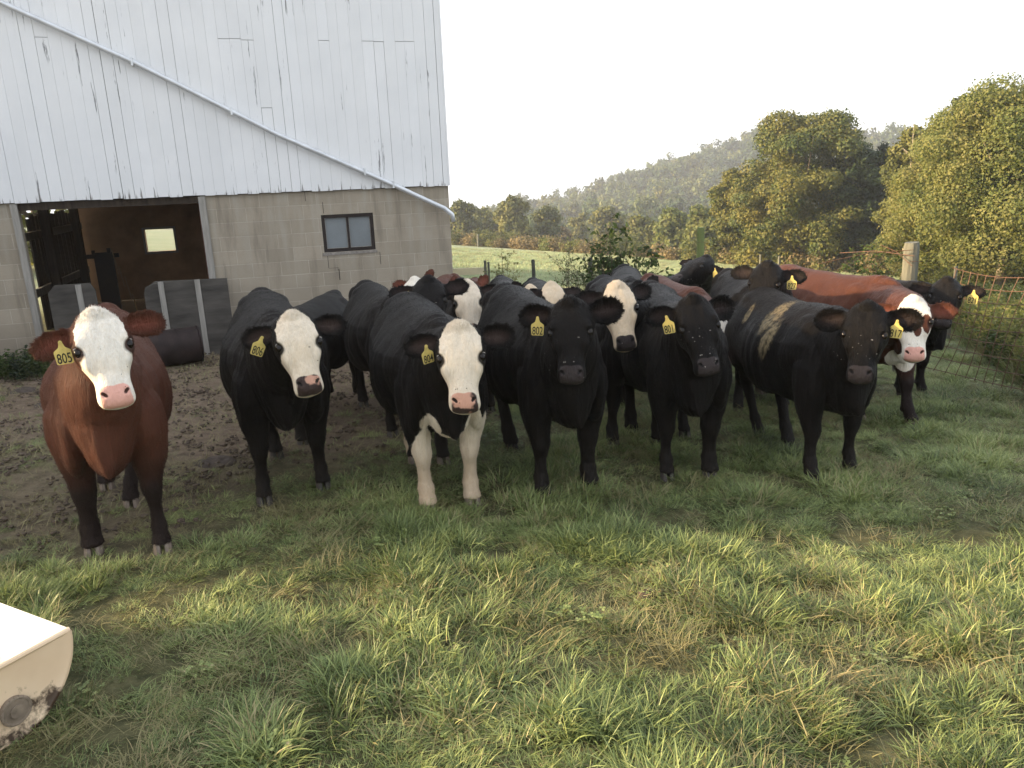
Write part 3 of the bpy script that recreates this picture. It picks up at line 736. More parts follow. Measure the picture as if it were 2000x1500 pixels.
def leaf_obj(name, V, rnd, mat, parent=None):
    n = len(V); o = mesh_obj(name, V.reshape(-1, 3), np.arange(n*4, dtype=np.int32).reshape(-1, 4), mat, parent)
    a = o.data.attributes.new('rnd', 'FLOAT', 'POINT'); a.data.foreach_set('value', np.repeat(rnd, 4).astype(np.float32)); return o
pro += [clover(1), clover(2)]
rng = np.random.default_rng(11)
def sample_grass():
    P, I, S = [], [], []
    # equal-ish screen density: draw in bands of distance
    for y0, y1, dens in ((.9, 2.2, 330), (2.2, 3.5, 300), (3.5, 5.5, 235), (5.5, 8.5, 170), (8.5, 13, 110), (13, 19, 45)):
        xw = 1.0+y1*.80; n = int(2*xw*(y1-y0)*dens)
        x = rng.uniform(-xw, xw, n); y = rng.uniform(y0, y1, n)
        if y0 >= 8: x = rng.uniform(-1.5, xw, n)
        mk = mudmask(x, y); tall = np.vectorize(lambda a, b: noise.noise(Vector((a*1.6+5, b*1.6, 1.3))))(x, y)
        thin = np.vectorize(lambda a, b: noise.noise(Vector((a*3.1, b*3.1, 8.8))))(x, y)
        keep = (rng.uniform(size=n) > mk*.93) & ~((thin < -.21) & (rng.uniform(size=n) < .8))
        # barn footprint
        keep &= ~((y > 10.2+.3*(x+6.0)*.98) & (x < -.7))
        x, y, mk, tall = x[keep], y[keep], mk[keep], tall[keep]; n = len(x)
        q = rng.uniform(size=n)
        i = rng.integers(0, 4, n); i = np.where((tall > .12) & (q < .55), rng.integers(4, 6, n), i)
        dryp = .15+.30*ss(.0, .35, np.vectorize(lambda a, b: noise.noise(Vector((a*.8, b*.8, 4.4))))(x, y))+.25*ss(.2, .7, mk)+.18*ss(0, -2.5, x)
        i = np.where(rng.uniform(size=n) < dryp, rng.integers(6, 8, n), i)
        i = np.where((rng.uniform(size=n) < .02) & (mk < .3), rng.integers(8, 10, n), i)
        s_ = rng.uniform(.65, 1.15, n)*(1-.35*mk)*(1+.25*np.clip(tall, -.5, .5))
        s_ *= np.where(x < -1.0, .82, 1)*np.where(i < 4, .84, .92)
        P.append(np.stack([x, y, gzv(x, y)], 1)); I.append(i); S.append(s_)
    return np.concatenate(P), np.concatenate(I), np.concatenate(S)
P_, I_, S_ = sample_grass(); n = len(P_)
rot = np.stack([rng.normal(0, .16, n), rng.normal(0, .16, n), rng.uniform(0, 6.28, n)], 1)
scatter('grass', pro, P_, rot, np.stack([S_, S_, S_*rng.uniform(.45, .88, n)], 1), I_, 'matted green pasture grass with dry blades and thicker tufts')

# straw, stems and crumbs trodden into the mud
lit = [blades('p', 14, .16, .05, .16, .004, 1.62, GM2, 3, 51), blades('p', 10, .16, .04, .12, .005, 1.6, GM2, 2, 52, comb=.6), blades('p', 16, .12, .03, .09, .004, 1.2, GM, 3, 53)]
simple('crumb', (.085, .064, .047), .95, vary=.4)
for sd_k in (1, 2):
    q = MB(); rr = random.Random(sd_k)
    for j in range(14):
        c = (rr.uniform(-.16, .16), rr.uniform(-.16, .16), .0); s_ = rr.uniform(.006, .022)
        ev, ef = ellipsoid(c, (s_*rr.uniform(.8, 1.5), s_, s_*.6), None, 3); ev = ev+np.random.default_rng(j).normal(0, s_*.15, ev.shape); q.add(ev, ef)
    lit.append(q.build('p', M['crumb']))
n = 5200; xx = rng.uniform(-9, 1.2, n); yy = rng.uniform(2.6, 12, n); mk = mudmask(xx, yy); ok = (mk > .35) & ~((yy > 10.2+.3*(xx+6.0)*.98) & (xx < -.7))
xx, yy = xx[ok], yy[ok]; n = len(xx); s_ = rng.uniform(.6, 1.3, n)
scatter('straw_litter', lit, np.stack([xx, yy, gzv(xx, yy)+.012], 1), np.stack([np.zeros(n), np.zeros(n), rng.uniform(0, 6.28, n)], 1), np.stack([s_]*3, 1), rng.choice(5, n, p=[.33, .33, .14, .10, .10]), 'straw, stems and crumbs of dirt on the trampled mud')
# ---------------------------------------------------------------- barn
TH = R(17.0); BD = Vector((math.cos(TH), math.sin(TH), 0)); BN = Vector((-math.sin(TH), math.cos(TH), 0))
BA = Vector((-.870, 12.404, 0))                 # right front corner; s runs right along the wall (0 at the corner), t goes into the barn
bM = Matrix(((BD.x, BN.x, 0, BA.x), (BD.y, BN.y, 0, BA.y), (0, 0, 1, 0), (0, 0, 0, 1)))
barn = empty('barn', BA); barn.rotation_euler = (0, 0, TH)
tag(barn, 'white board sided barn on grey concrete block wall with open dark doorway', 'barn')
def siding_mat():
    mt, nt, b = new_mat('white_siding'); tc = N(nt, 'TexCoord').outputs['Object']
    n1 = noise_tex(nt, 1.3, tc, 5); streak = noise_tex(nt, 5, mapping(nt, tc, (3.2, 1, .16)), 6, .72); fine = noise_tex(nt, 30, mapping(nt, tc, (3, 1, .12)), 5, .6)
    brd = N(nt, 'Attribute', attribute_name='board').outputs['Fac']
    c = mixc(nt, ramp(nt, n1, [(.3, (0, 0, 0)), (.7, (1, 1, 1))]), (.70, .71, .72), (.78, .785, .79))
    c = mixc(nt, math_(nt, 'MULTIPLY', brd, .16), c, (.56, .56, .54))
    peel = ramp(nt, math_(nt, 'ADD', streak, math_(nt, 'MULTIPLY', noise_tex(nt, .7, tc, 3), .25)), [(.765, (0, 0, 0)), (.785, (1, 1, 1))])
    c = mixc(nt, peel, c, (.20, .20, .205))
    zz = N(nt, 'SeparateXYZ', {0: tc}).outputs[2]
    low = N(nt, 'MapRange', {0: zz, 1: 1.56, 2: 1.95, 3: 1.0, 4: 0.0}).outputs[0]
    c = mixc(nt, ramp(nt, math_(nt, 'ADD', math_(nt, 'MULTIPLY', low, .32), streak), [(.86, (0, 0, 0)), (.92, (1, 1, 1))]), c, (.17, .16, .15))
    nt.links.new(c, b.inputs['Base Color']); b.inputs['Roughness'].default_value = .6; bump(nt, math_(nt, 'ADD', fine, math_(nt, 'MULTIPLY', peel, -1.5)), .25, .004, b)
    return mt
def block_mat():
    mt, nt, b = new_mat('concrete_block'); tc = N(nt, 'TexCoord').outputs['Object']
    sx = N(nt, 'SeparateXYZ', {0: tc}); v = N(nt, 'CombineXYZ', {0: sx.outputs[0], 1: math_(nt, 'ADD', sx.outputs[2], .075), 2: 0.0}).outputs[0]
    br = N(nt, 'TexBrick', {'Vector': v, 'Color1': rgb((.315, .270, .205)), 'Color2': rgb((.39, .335, .26)), 'Mortar': rgb((.50, .45, .37)), 'Scale': 1.0, 'Mortar Size': .0045, 'Mortar Smooth': .4, 'Brick Width': .406, 'Row Height': .203})
    n1 = noise_tex(nt, 2.0, tc, 6, .6); st = noise_tex(nt, 3.2, mapping(nt, tc, (1.8, 1, .22)), 5, .6); sp = noise_tex(nt, 60, tc, 4, .7)
    c = mixc(nt, ramp(nt, n1, [(.35, (0, 0, 0)), (.7, (.55, .55, .55))]), br.outputs[0], (.25, .215, .165))
    zz = sx.outputs[2]
    up = N(nt, 'MapRange', {0: zz, 1: -.2, 2: 1.5}).outputs[0]
    c = mixc(nt, math_(nt, 'MULTIPLY', ramp(nt, st, [(.50, (0, 0, 0)), (.66, (1, 1, 1))]), math_(nt, 'MULTIPLY', up, .75)), c, (.40, .37, .31))
    c = mixc(nt, math_(nt, 'MULTIPLY', ramp(nt, st, [(.34, (1, 1, 1)), (.46, (0, 0, 0))]), .5), c, (.155, .13, .10))
    c = mixc(nt, N(nt, 'MapRange', {0: zz, 1: -.75, 2: -.1, 3: .65, 4: 0.0}).outputs[0], c, (.075, .062, .05))
    c = mixc(nt, math_(nt, 'MULTIPLY', sp, .25), c, (.12, .11, .09))
    nt.links.new(c, b.inputs['Base Color']); b.inputs['Roughness'].default_value = .9
    bump(nt, math_(nt, 'ADD', math_(nt, 'MULTIPLY', br.outputs['Fac'], -1.2), math_(nt, 'MULTIPLY', sp, .5)), .5, .006, b)
    return mt
M['siding'] = siding_mat(); M['block'] = block_mat()
simple('dark_wood', (.045, .033, .024), .85, vary=.4, bump_s=.5, bs=20, stretch=(3, 3, .3)); simple('inner_wall', (.30, .19, .11), .85, vary=.35, vs=2.5, bump_s=.3)
simple('grey_wood', (.155, .145, .13), .85, vary=.3, vs=7, bump_s=.6, bs=25, stretch=(3, 3, .25)); simple('pale_batten', (.27, .255, .23), .8, vary=.2, vs=12, bump_s=.4, stretch=(3, 3, .3))
simple('ply', (.066, .060, .053), .85, vary=.5, vs=3.5, bump_s=.4, bs=14, stretch=(.5, 1, 2.2)); simple('frame_dark', (.018, .012, .010), .6, vary=.3)
simple('pane', (.17, .19, .20), .3, .5, vary=.12, vs=3); simple('pipe', (.60, .62, .64), .35, .5, .35, vary=.12, vs=6); simple('roof', (.35, .36, .37), .4, .5, .8, vary=.2)
simple('rust', (.022, .014, .013), .7, .3, .2, vary=.5, vs=6, bump_s=.4); simple('steel', (.30, .24, .17), .4, .5, .8); simple('crack', (.012, .01, .009), .9)
TOPZ, SB = 5.6, 1.553; W_ = 7.0; DEP = 8.0
def wallbox(mb, s0, s1, z0, z1, t0, t1): mb.box((s0, t0, z0), (s1, t1, z1))
# siding boards, front gable
random.seed(5)
sb = MB(); bcol = []
s_ = -W_; joints = [2.72, 3.62]
while s_ < -.01:
    wd = min(random.choice((.135, .15, .15, .165)), -s_)
    topz = TOPZ+ (W_/2-abs(s_+wd/2+W_/2))*.95
    cuts = [SB-random.uniform(0, .014)]
    if random.random() < .30: cuts.append(random.choice(joints)+random.uniform(-.01, .01))
    cuts.append(topz)
    for a, b in zip(cuts[:-1], cuts[1:]):
        off = random.uniform(0, .003); z1_ = b-(.007 if b != topz else 0)
        gp_ = .0035 if random.random() < .22 else .0008
        sb.box((s_+gp_, -.022-off, a), (s_+wd-gp_, .0, z1_)); bcol += [random.random()]*8
    s_ += wd
so_ = sb.build('siding', M['siding'], barn); at_ = so_.data.attributes.new('board', 'FLOAT', 'POINT'); at_.data.foreach_set('value', np.array(bcol, np.float32))
bk = MB(); bk.box((-W_+.01, .004, SB+.01), (-.01, .03, TOPZ)); bk.build('sheathing', M['dark_wood'], barn)
# side and back siding
sd_ = MB(); nb = 0
for i in range(int(DEP/.15)):
    sd_.box((-.022-.004*(i % 3), .03+i*.15+.003, SB), (.0, .03+i*.15+.147, TOPZ)); nb += 1
    sd_.box((-W_, .03+i*.15+.003, SB), (-W_+.022+.004*(i % 3), .03+i*.15+.147, TOPZ)); nb += 1
for i in range(int(W_/.15)):
    zt = TOPZ+(W_/2-abs(-W_+i*.15+.075+W_/2))*.95
    sd_.box((-W_+i*.15+.003, DEP+.035, SB), (-W_+i*.15+.147, DEP+.06, zt)); nb += 1
x = sd_.build('side_siding', M['siding'], barn); a = x.data.attributes.new('board', 'FLOAT', 'POINT'); a.data.foreach_set('value', np.repeat(np.random.default_rng(1).uniform(size=nb), 8).astype(np.float32))
ct = MB(); ct.box((-.004, -.034, SB-.01), (.020, .028, TOPZ)); ct.build('corner_board', M['siding'], barn)
# gable roof
rf = MB()
for sg in (1, -1):
    a_ = Vector((-W_/2, 0, TOPZ+W_/2*.95+.03)); e_ = Vector((-W_/2+sg*(W_/2+.35), 0, TOPZ-.33*.95+.03))
    for yy in range(1):
        v = [(a_.x, -.35, a_.z), (e_.x, -.35, e_.z), (e_.x, DEP+.4, e_.z), (a_.x, DEP+.4, a_.z)]
        v2 = [(p[0], p[1], p[2]+.05) for p in v]
        rf.add(v+v2, [(0,1,2,3),(7,6,5,4),(0,4,5,1),(1,5,6,2),(2,6,7,3),(3,7,4,0)])
rf.build('roof', M['roof'], barn)
# block walls with door opening (-5.98..-3.64) and window (-1.98..-1.21, .635...1.185)
D0, D1 = -5.98, -3.64; zb = -1.6; T_ = .20; fz = SB-.012
bw = MB()
wallbox(bw, -W_, D0, zb, fz, .03, .03+T_); wallbox(bw, D1, -1.985, zb, fz, .03, .03+T_)
wallbox(bw, -1.985, -1.205, zb, .63, .03, .03+T_); wallbox(bw, -1.985, -1.205, 1.19, fz, .03, .03+T_); wallbox(bw, -1.205, 0, zb, fz, .03, .03+T_)
wallbox(bw, -.20, 0, zb, fz, .03+T_, DEP)
bw.build('block_wall', M['block'], barn)
lt = MB(); lt.box((D0, .045, 1.44), (D1, .22, 1.54)); lt.build('lintel', M['dark_wood'], barn)
# back wall with window opening found from the photograph
def wall_hit(px, py, t):
    D = Vector(ray(px, py)); O_ = Vector(CAM); n_ = BN; k_ = ((BA+BN*t-O_).dot(n_))/D.dot(n_); p = O_+D*k_
    return (p-BA).dot(BD), p.z
w0, wz1 = wall_hit(281, 449, DEP-.2); w1, wz0 = wall_hit(344, 489, DEP-.2)
print('back window', w0, w1, wz0, wz1)
iw = MB()
for a, b, c, d in ((-W_+.1, w0, zb, fz+.3), (w1, -.21, zb, fz+.3), (w0, w1, zb, wz0), (w0, w1, wz1, fz+.3)): wallbox(iw, a, b, c, d, DEP-.2, DEP)
iw.build('back_wall', M['inner_wall'], barn)
fr = MB()
for a, b, c, d in ((w0-.05, w1+.05, wz0-.05, wz0), (w0-.05, w1+.05, wz1, wz1+.05), (w0-.05, w0, wz0, wz1), (w1, w1+.05, wz0, wz1)): wallbox(fr, a, b, c, d, DEP-.23, DEP-.205)
fr.build('inner_window_frame', M['pale_batten'], barn)
cl = MB(); cl.box((-W_+.05, .25, fz+.14), (-.22, DEP-.2, fz+.2))
for i in range(9): cl.box((-W_+.1, .6+i*.85, fz-.08), (-.22, .68+i*.85, fz+.13))
cl.build('ceiling_joists', M['dark_wood'], barn)
# slatted left wall
sl_m = MB(); t = .32; random.seed(8)
while t < DEP-.3:
    wd = random.uniform(.18, .30); sl_m.box((-W_+.16, t, zb), (-W_+.19, t+wd, 1.35-random.uniform(0, .12))); t += wd+(random.uniform(.28, .45) if t < 3.6 else random.uniform(.02, .05))
sl_m.build('slatted_wall', M['dark_wood'], barn)
for z_ in (.88, -.1): rl = MB(); rl.box((-W_+.20, .3, z_), (-W_+.25, DEP-.3, z_+.14)); rl.build('wall_rail', M['grey_wood'], barn)
for t in (1.6, 4.2, 6.6): pp = MB(); pp.box((-W_+.27, t, zb), (-W_+.42, t+.15, fz)); pp.build('barn_post', M['dark_wood'], barn)
fl = MB(); fl.box((-W_+.2, .24, -1.3), (-.22, DEP-.2, -.80)); fl.build('barn_floor', M['dark_wood'], barn)
# door jambs
for a, b in ((D0-.055, D0+.03), (D1-.03, D1+.065)):
    j = MB(); j.box((a, -.012, -.95), (b, .026, SB-.02)); jo = j.build('door_jamb', M['pale_batten'], barn)
rj = MB(); rj.box((D1-.06, .235, -.8), (D1-.03, .30, 1.45)); rj.build('inner_jamb', simple('red_wood', (.10, .035, .02), .7, vary=.3), barn)
# window in the block wall
wf = MB(); x0, x1, z0, z1 = -1.985, -1.205, .63, 1.19; e = .05
wallbox(wf, x0, x1, z0, z0+e, .045, .11); wallbox(wf, x0, x1, z1-e, z1, .045, .11); wallbox(wf, x0, x0+e, z0+e, z1-e, .045, .11); wallbox(wf, x1-e, x1, z0+e, z1-e, .045, .11)
wf.box((-1.61, .050, z0+e), (-1.58, .10, z1-e)); wo_ = wf.build('window', M['frame_dark'], barn)
for a, b in ((x0+e, -1.61), (-1.58, x1-e)):
    p = MB(); p.box((a+.002, .080, z0+e+.002), (b-.002, .086, z1-e-.002)); p.build('pane', M['pane'], wo_)
    q = MB()
    for c in ((a+.002, .074, z0+e+.002, a+.010, z1-e-.002), (b-.010, .074, z0+e+.002, b-.002, z1-e-.002)): q.box((c[0], c[1], c[2]), (c[3], .079, c[4]))
    q.box((a+.011, .074, z0+e+.002), (b-.011, .079, z0+e+.010)); q.build('pane_putty', M['pale_batten'], wo_)
sill = MB(); sill.box((x0-.03, .018, z0-.045), (x1+.02, .029, z0-.004)); sill.build('window_sill', simple('sill', (.22, .20, .18), .9, vary=.3, vs=30), barn)
# mortar cracks
def cr(px0, py0, px1, py1, w=.006):
    ck = MB()
    a = wall_hit(px0, py0, .02); b = wall_hit(px1, py1, .02)
    if abs(a[0]-b[0]) < abs(a[1]-b[1]): ck.box((a[0]-w/2, .026, min(a[1], b[1])), (a[0]+w/2, .0285, max(a[1], b[1])))
    else: ck.box((min(a[0], b[0]), .026, a[1]-w/4), (max(a[0], b[0]), .0285, a[1]+w/4))
    ck.build('mortar_crack', M['crack'], barn)
for c in ((595,375,597,393),(630,395,632,417),(640,500,643,524),(662,525,665,547,.010),(742,492,744,516),(643,524,662,524)): cr(*c)
# downspout running diagonally across the wall
dsp = MB(); pts = [wall_hit(px, py, -.10) for px, py in ((-140,-66),(0,4),(262,122),(540,262),(770,362),(868,407))]
P3 = [(a, -.10, b) for a, b in pts]; e_ = wall_hit(884, 419, -.10); g_ = wall_hit(886, 433, -.10)
dsp.tube(P3+[(e_[0]-.01, -.10, e_[1]), (g_[0], -.10, g_[1])], .036, 12); ds = dsp.build('downspout', M['pipe'], barn, True)
for px, py in ((258,120),(452,217),(712,335),(768,360)):
    a, b = wall_hit(px, py, -.10); brk = MB(); brk.box((a-.012, -.142, b-.055), (a+.012, -.03, b+.045)); brk.build('strap', M['pipe'], ds)
# loose board panels across the doorway, a drum, and gear inside: things of their own
def to_world(s, t, z): return BA+BD*s+BN*t+Vector((0, 0, z))
def panel(name, label, x0, x1, ytop, ybot, tt, battens, notch):
    a0, zt = wall_hit(x0, ytop[0], tt); a1, zt1 = wall_hit(x1, ytop[1], tt); zb_ = gz(*(to_world((a0+a1)/2, tt, 0))[:2])-.03
    r_ = empty(name, to_world(a0, tt, zb_), TH); tag(r_, label, 'panel', 'weathered board panels across the barn doorway')
    wd = a1-a0; ht = (zt+zt1)/2-zb_; c = .10
    prof = [(0, 0), (wd, 0), (wd, ht+(zt1-zt)/2), (c+.06, ht), (c, ht-.04), (.03, ht-.07), (0, ht-c-.06)] if notch == 'l' else [(0, 0), (wd+.05, 0), (wd+.05, ht-.10), (wd, ht), (c, ht), (0, ht-c)]
    v = [(p[0], 0, p[1]) for p in prof]+[(p[0], .02, p[1]) for p in prof]; m_ = len(prof)
    mesh_obj('sheet', v, [tuple(range(m_)), tuple(reversed(range(m_, 2*m_)))]+[(i, i+m_, (i+1) % m_+m_, (i+1) % m_) for i in range(m_)], M['ply'], r_)
    for q in battens:
        b = MB(); b.box((q*wd-.035, -.022, .01), (q*wd+.035, -.002, ht-.012)); b.build('batten', M['pale_batten'], r_)
    return r_
panel('board_panel', 'smaller grey board panel with one batten behind the red cow', 90, 176, (557, 554), 0, -.45, (.72,), 'r')
panel('board_panel', 'large grey board panel with two pale upright battens right of the doorway', 277, 443, (548, 543), 0, -.45, (.21, .64), 'l')
g_ = ground(345, 716); drum = empty('drum', g_+np.array([-.05, .1, .24]), TH); drum.rotation_euler = (0, R(90), TH+.25); tag(drum, 'rusty dark metal drum lying before the large board panel', 'drum')
d_ = MB(); d_.tube([(0,0,z_) for z_ in (-.5,-.49,-.2,-.19,-.17,-.16,.02,.03,.05,.06,.30,.31)], [.23,.235,.235,.243,.243,.235,.235,.243,.243,.235,.235,.23], 28); d_.build('drum_body', M['rust'], drum, True)
d_ = MB(); d_.tube([(0,0,.312),(0,0,.33)], [.243,.243], 28); d_.tube([(0,0,.318),(0,0,.322)], [.22,.22], 28); d_.build('drum_rim', M['rust'], drum)
hs0, hz0 = wall_hit(196, 496, 4.5)
hg = empty('stanchion', to_world(hs0, 4.5, hz0-1.60), TH); tag(hg, 'dark cattle stanchion with crossbar and shiny bars inside the barn', 'stanchion')
q = MB(); q.box((-.13, .03, 0), (.20, .12, 1.62)); q.build('post', M['frame_dark'], hg)
q = MB(); q.box((-.26, -.02, 1.52), (.32, .02, 1.60)); q.box((.12, .0, 1.60), (.18, .08, 1.70)); q.box((-.15, .0, 1.6), (-.1, .06, 1.67)); q.build('crossbar', M['frame_dark'], hg)
for xx, za, zb2 in ((.27, 1.2, 1.66), (.34, .95, 1.35), (.42, .7, 1.15), (.50, .35, .8)):
    q = MB(); q.tube([(xx, -.05, za), (xx-.05, -.05, zb2)], .010, 6); q.build('bar', M['steel'], hg)
# ---------------------------------------------------------------- trees
def leaf_mat(name, cols, trans=.3, orange=None, scale=.5, rv=.5, ov=.5):
    mt, nt, b = new_mat(name); tc = N(nt, 'TexCoord').outputs['Object']
    r = N(nt, 'Attribute', attribute_name='rnd').outputs['Fac']
    k = math_(nt, 'ADD', math_(nt, 'MULTIPLY', r, rv), math_(nt, 'ADD', math_(nt, 'MULTIPLY', math_(nt, 'SUBTRACT', noise_tex(nt, scale, tc, 4, .6), .5), 1.6), .5-rv/2))
    k = math_(nt, 'ADD', k, math_(nt, 'MULTIPLY', math_(nt, 'SUBTRACT', N(nt, 'ObjectInfo').outputs['Random'], .5), ov))
    c = ramp(nt, k, [(i/(len(cols)-1), q) for i, q in enumerate(cols)])
    if orange:
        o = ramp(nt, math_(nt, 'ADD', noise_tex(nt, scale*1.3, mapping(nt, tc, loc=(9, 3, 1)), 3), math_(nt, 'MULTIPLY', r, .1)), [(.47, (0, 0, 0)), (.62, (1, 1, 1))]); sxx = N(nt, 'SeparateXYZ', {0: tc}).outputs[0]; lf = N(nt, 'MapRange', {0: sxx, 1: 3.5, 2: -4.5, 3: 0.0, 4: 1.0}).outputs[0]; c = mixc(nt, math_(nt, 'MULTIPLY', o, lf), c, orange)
    tr = N(nt, 'BsdfTranslucent', {0: c}); mx = N(nt, 'MixShader', {0: trans}); nt.links.new(b.outputs[0], mx.inputs[1]); nt.links.new(tr.outputs[0], mx.inputs[2])
    nt.links.new(mx.outputs[0], nt.nodes['Material Output'].inputs[0]); nt.links.new(c, b.inputs['Base Color'])
    b.inputs['Roughness'].default_value = .6; b.inputs['Specular IOR Level'].default_value = .25
    return mt
LM = {
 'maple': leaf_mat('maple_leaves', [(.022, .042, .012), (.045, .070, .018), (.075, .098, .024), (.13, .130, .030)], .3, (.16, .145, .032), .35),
 'yellow': leaf_mat('yellow_leaves', [(.08, .110, .030), (.14, .160, .045), (.21, .205, .065), (.28, .25, .10)], .45, None, .5),
 'olive': leaf_mat('olive_leaves', [(.035, .050, .014), (.065, .080, .022), (.10, .11, .028), (.14, .135, .035)], .3, None, .4),
 'dark': leaf_mat('cedar_leaves', [(.010, .018, .008), (.020, .032, .012), (.035, .050, .018)], .1, None, .6),
 'brown': leaf_mat('brown_brush', [(.09, .075, .035), (.16, .125, .055), (.24, .18, .08)], .25, None, .5),
 'deep': leaf_mat('deep_green_leaves', [(.016, .032, .010), (.030, .052, .016), (.055, .080, .022)], .25, None, .5),
 'hill': leaf_mat('hill_leaves', [(.018, .038, .014), (.036, .064, .020), (.070, .098, .028), (.13, .145, .045)], .25, None, .25, .12, 1.0),
 'bush': leaf_mat('bush_leaves', [(.030, .055, .014), (.055, .085, .022), (.085, .105, .030)], .3, None, 2.5),
}
simple('bark', (.085, .068, .050), .9, vary=.4, vs=5, bump_s=.6, bs=12, stretch=(2, 2, .4)); simple('pale_bark', (.26, .22, .16), .9, vary=.3, vs=5, bump_s=.5, bs=12, stretch=(2, 2, .4))
def leafcloud(rng, blobs, n, size, droop=.0, shell=.75):
    """blobs: (centre, radii). n small leaf faces spread through the outer part of each blob."""
    vol = np.array([b[1][0]*b[1][1]+b[1][0]*b[1][2] for b in blobs]); w = vol/vol.sum()
    bi = rng.choice(len(blobs), size=n, p=w)
    C_ = np.array([b[0] for b in blobs])[bi]; Rr = np.array([b[1] for b in blobs])[bi]
    d = rng.normal(size=(n, 3)); d[:, 2] += .15; d /= np.linalg.norm(d, axis=1)[:, None]
    rr = rng.uniform(.25, 1.3, n)**(1/3)
    c = C_+d*Rr*rr[:, None]+rng.normal(0, size*.55, (n, 3))
    nrm = d+rng.normal(0, .55, (n, 3)); nrm[:, 2] += .25; nrm /= np.linalg.norm(nrm, axis=1)[:, None]
    t = np.cross(nrm, rng.normal(size=(n, 3))); t /= np.linalg.norm(t, axis=1)[:, None]+1e-9; t[:, 2] -= droop
    b = np.cross(nrm, t)
    s_ = (size*rng.uniform(.5, 1.25, n))[:, None]
    V = np.stack([c-t*s_*.6, c+b*s_*.42+nrm*s_*.08, c+t*s_*.6, c-b*s_*.42+nrm*s_*.08], 1)
    return V, rng.uniform(0, 1, n)
def leaf_obj(name, V, rnd, mat, parent=None):
    n = len(V); o = mesh_obj(name, V.reshape(-1, 3), np.arange(n*4, dtype=np.int32).reshape(-1, 4), mat, parent)
    a = o.data.attributes.new('rnd', 'FLOAT', 'POINT'); a.data.foreach_set('value', np.repeat(rnd, 4).astype(np.float32)); return o
def crown_blobs(rng, h, rx, ry, z0, nb, kind='round', bs=1.0):
    B = []
    for i in range(nb):
        t = rng.uniform(0, 1); z = z0+(h-z0)*t
        if kind == 'round': w = math.sqrt(max(.06, 1-((t-.42)/.60)**2))
        elif kind == 'cone': w = max(.08, 1-t)*1.0+.05
        else: w = max(.25, 1-.65*t)
        a = rng.uniform(0, 2*math.pi); q = math.sqrt(rng.uniform(.25, 1))*w*.86
        s_ = rng.uniform(.10, .26)*(1.0 if kind != 'cone' else .7)*bs
        B.append(((math.cos(a)*q*rx, math.sin(a)*q*ry, z), (s_*rx*1.0, s_*ry*1.0, s_*min(rx, h*.5)*rng.uniform(.5, .85))))
    B.append(((0, 0, z0+(h-z0)*.45), (rx*.55, ry*.55, (h-z0)*.36)))
    return B
def trunk_mb(rng, h, r, lean, z0, rx, nl):
    t = MB(); pts = [(0, 0, -.3)]; rad = [r*1.35]
    for i in range(1, 8): q = i/7; pts.append((lean[0]*q+rng.normal(0, .02*h*.3), lean[1]*q+rng.normal(0, .02*h*.3), h*.92*q)); rad.append(r*(1-q*.88))
    t.tube(pts, rad, 8)
    for i in range(nl):
        q = rng.uniform(.25, .85); k_ = min(int(q*7), 6); p = Vector(pts[k_]).lerp(Vector(pts[k_+1]), q*7-k_) if k_ < 7 else Vector(pts[k_])
        a = rng.uniform(0, 6.28); L = rx*rng.uniform(.5, .95)*(1.15-q*.6); e = p+Vector((math.cos(a)*L, math.sin(a)*L, L*rng.uniform(.4, .9)))
        m_ = p.lerp(e, .5)+Vector((0, 0, -.06*L)); t.tube([p, m_, e], [r*(1-q)*.6+.02, r*(1-q)*.35+.012, .008], 6)
    return t
def tree(name, label, x, y, h, rx, n, size, mat, kind='round', z0=None, nb=40, seed=0, bark='bark', group='trees beyond the pasture', tr=.18, nl=10, droop=0., blobs=None, zoff=0, ry=None, bs=1.0):
    rng = np.random.default_rng(seed); r_ = empty(name, (x, y, gz(x, y)-.1+zoff)); tag(r_, label, 'tree', group)
    z0 = h*.12 if z0 is None else z0
    V, rnd = leafcloud(rng, blobs or crown_blobs(rng, h*.93, rx, ry or rx, z0, nb, kind, bs), n, size, droop)
    leaf_obj('crown', V, rnd, LM[mat], r_); trunk_mb(rng, h, tr, (rng.normal(0, .03*h), rng.normal(0, .03*h)), z0, rx, nl).build('trunk', M[bark], r_, True)
    return r_
def gp(px, depth): p = at(px, 400, depth); return p[0], p[1]     # ground position below a picture column
def T(name, label, px, depth, ytop, wpx, n, size, mat, **k):
    x, y = gp(px, depth); zt = at(px, ytop, depth)[2]; h = zt-gz(x, y)+.1
    return tree(name, label, x, y, h, wpx/2/FPX*depth, n, size, mat, **k)
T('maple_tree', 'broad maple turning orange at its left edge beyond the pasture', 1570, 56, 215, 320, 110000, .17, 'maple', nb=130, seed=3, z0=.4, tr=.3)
T('maple_tree', 'lower green maple limb mass at the right of the orange maple', 1665, 54, 275, 170, 50000, .17, 'deep', nb=60, seed=14, z0=.3, tr=.2)
T('cedar_tree', 'dark narrow evergreen between the maple and the yellow trees', 1716, 55, 268, 110, 36000, .18, 'dark', kind='cone', nb=70, seed=4, z0=.3)
T('locust_tree', 'tall yellow green tree at the right edge of the picture', 1970, 30, 150, 400, 190000, .095, 'yellow', bs=1.5, nb=90, seed=5, z0=.3, bark='pale_bark', tr=.2, nl=16)
T('locust_tree', 'yellow green tree with low leafy skirt behind the mossy post', 1850, 33, 255, 250, 100000, .095, 'yellow', bs=1.4, nb=70, seed=6, z0=.2, bark='pale_bark', tr=.14, nl=14)
T('walnut_tree', 'dark green spreading tree showing sky through its top', 1880, 48, 168, 210, 42000, .18, 'olive', nb=60, seed=7, z0=2.5, tr=.2)
T('walnut_tree', 'olive tree leaning over the dark evergreen', 1800, 45, 228, 170, 46000, .17, 'olive', nb=60, seed=8, z0=1.0, tr=.2)
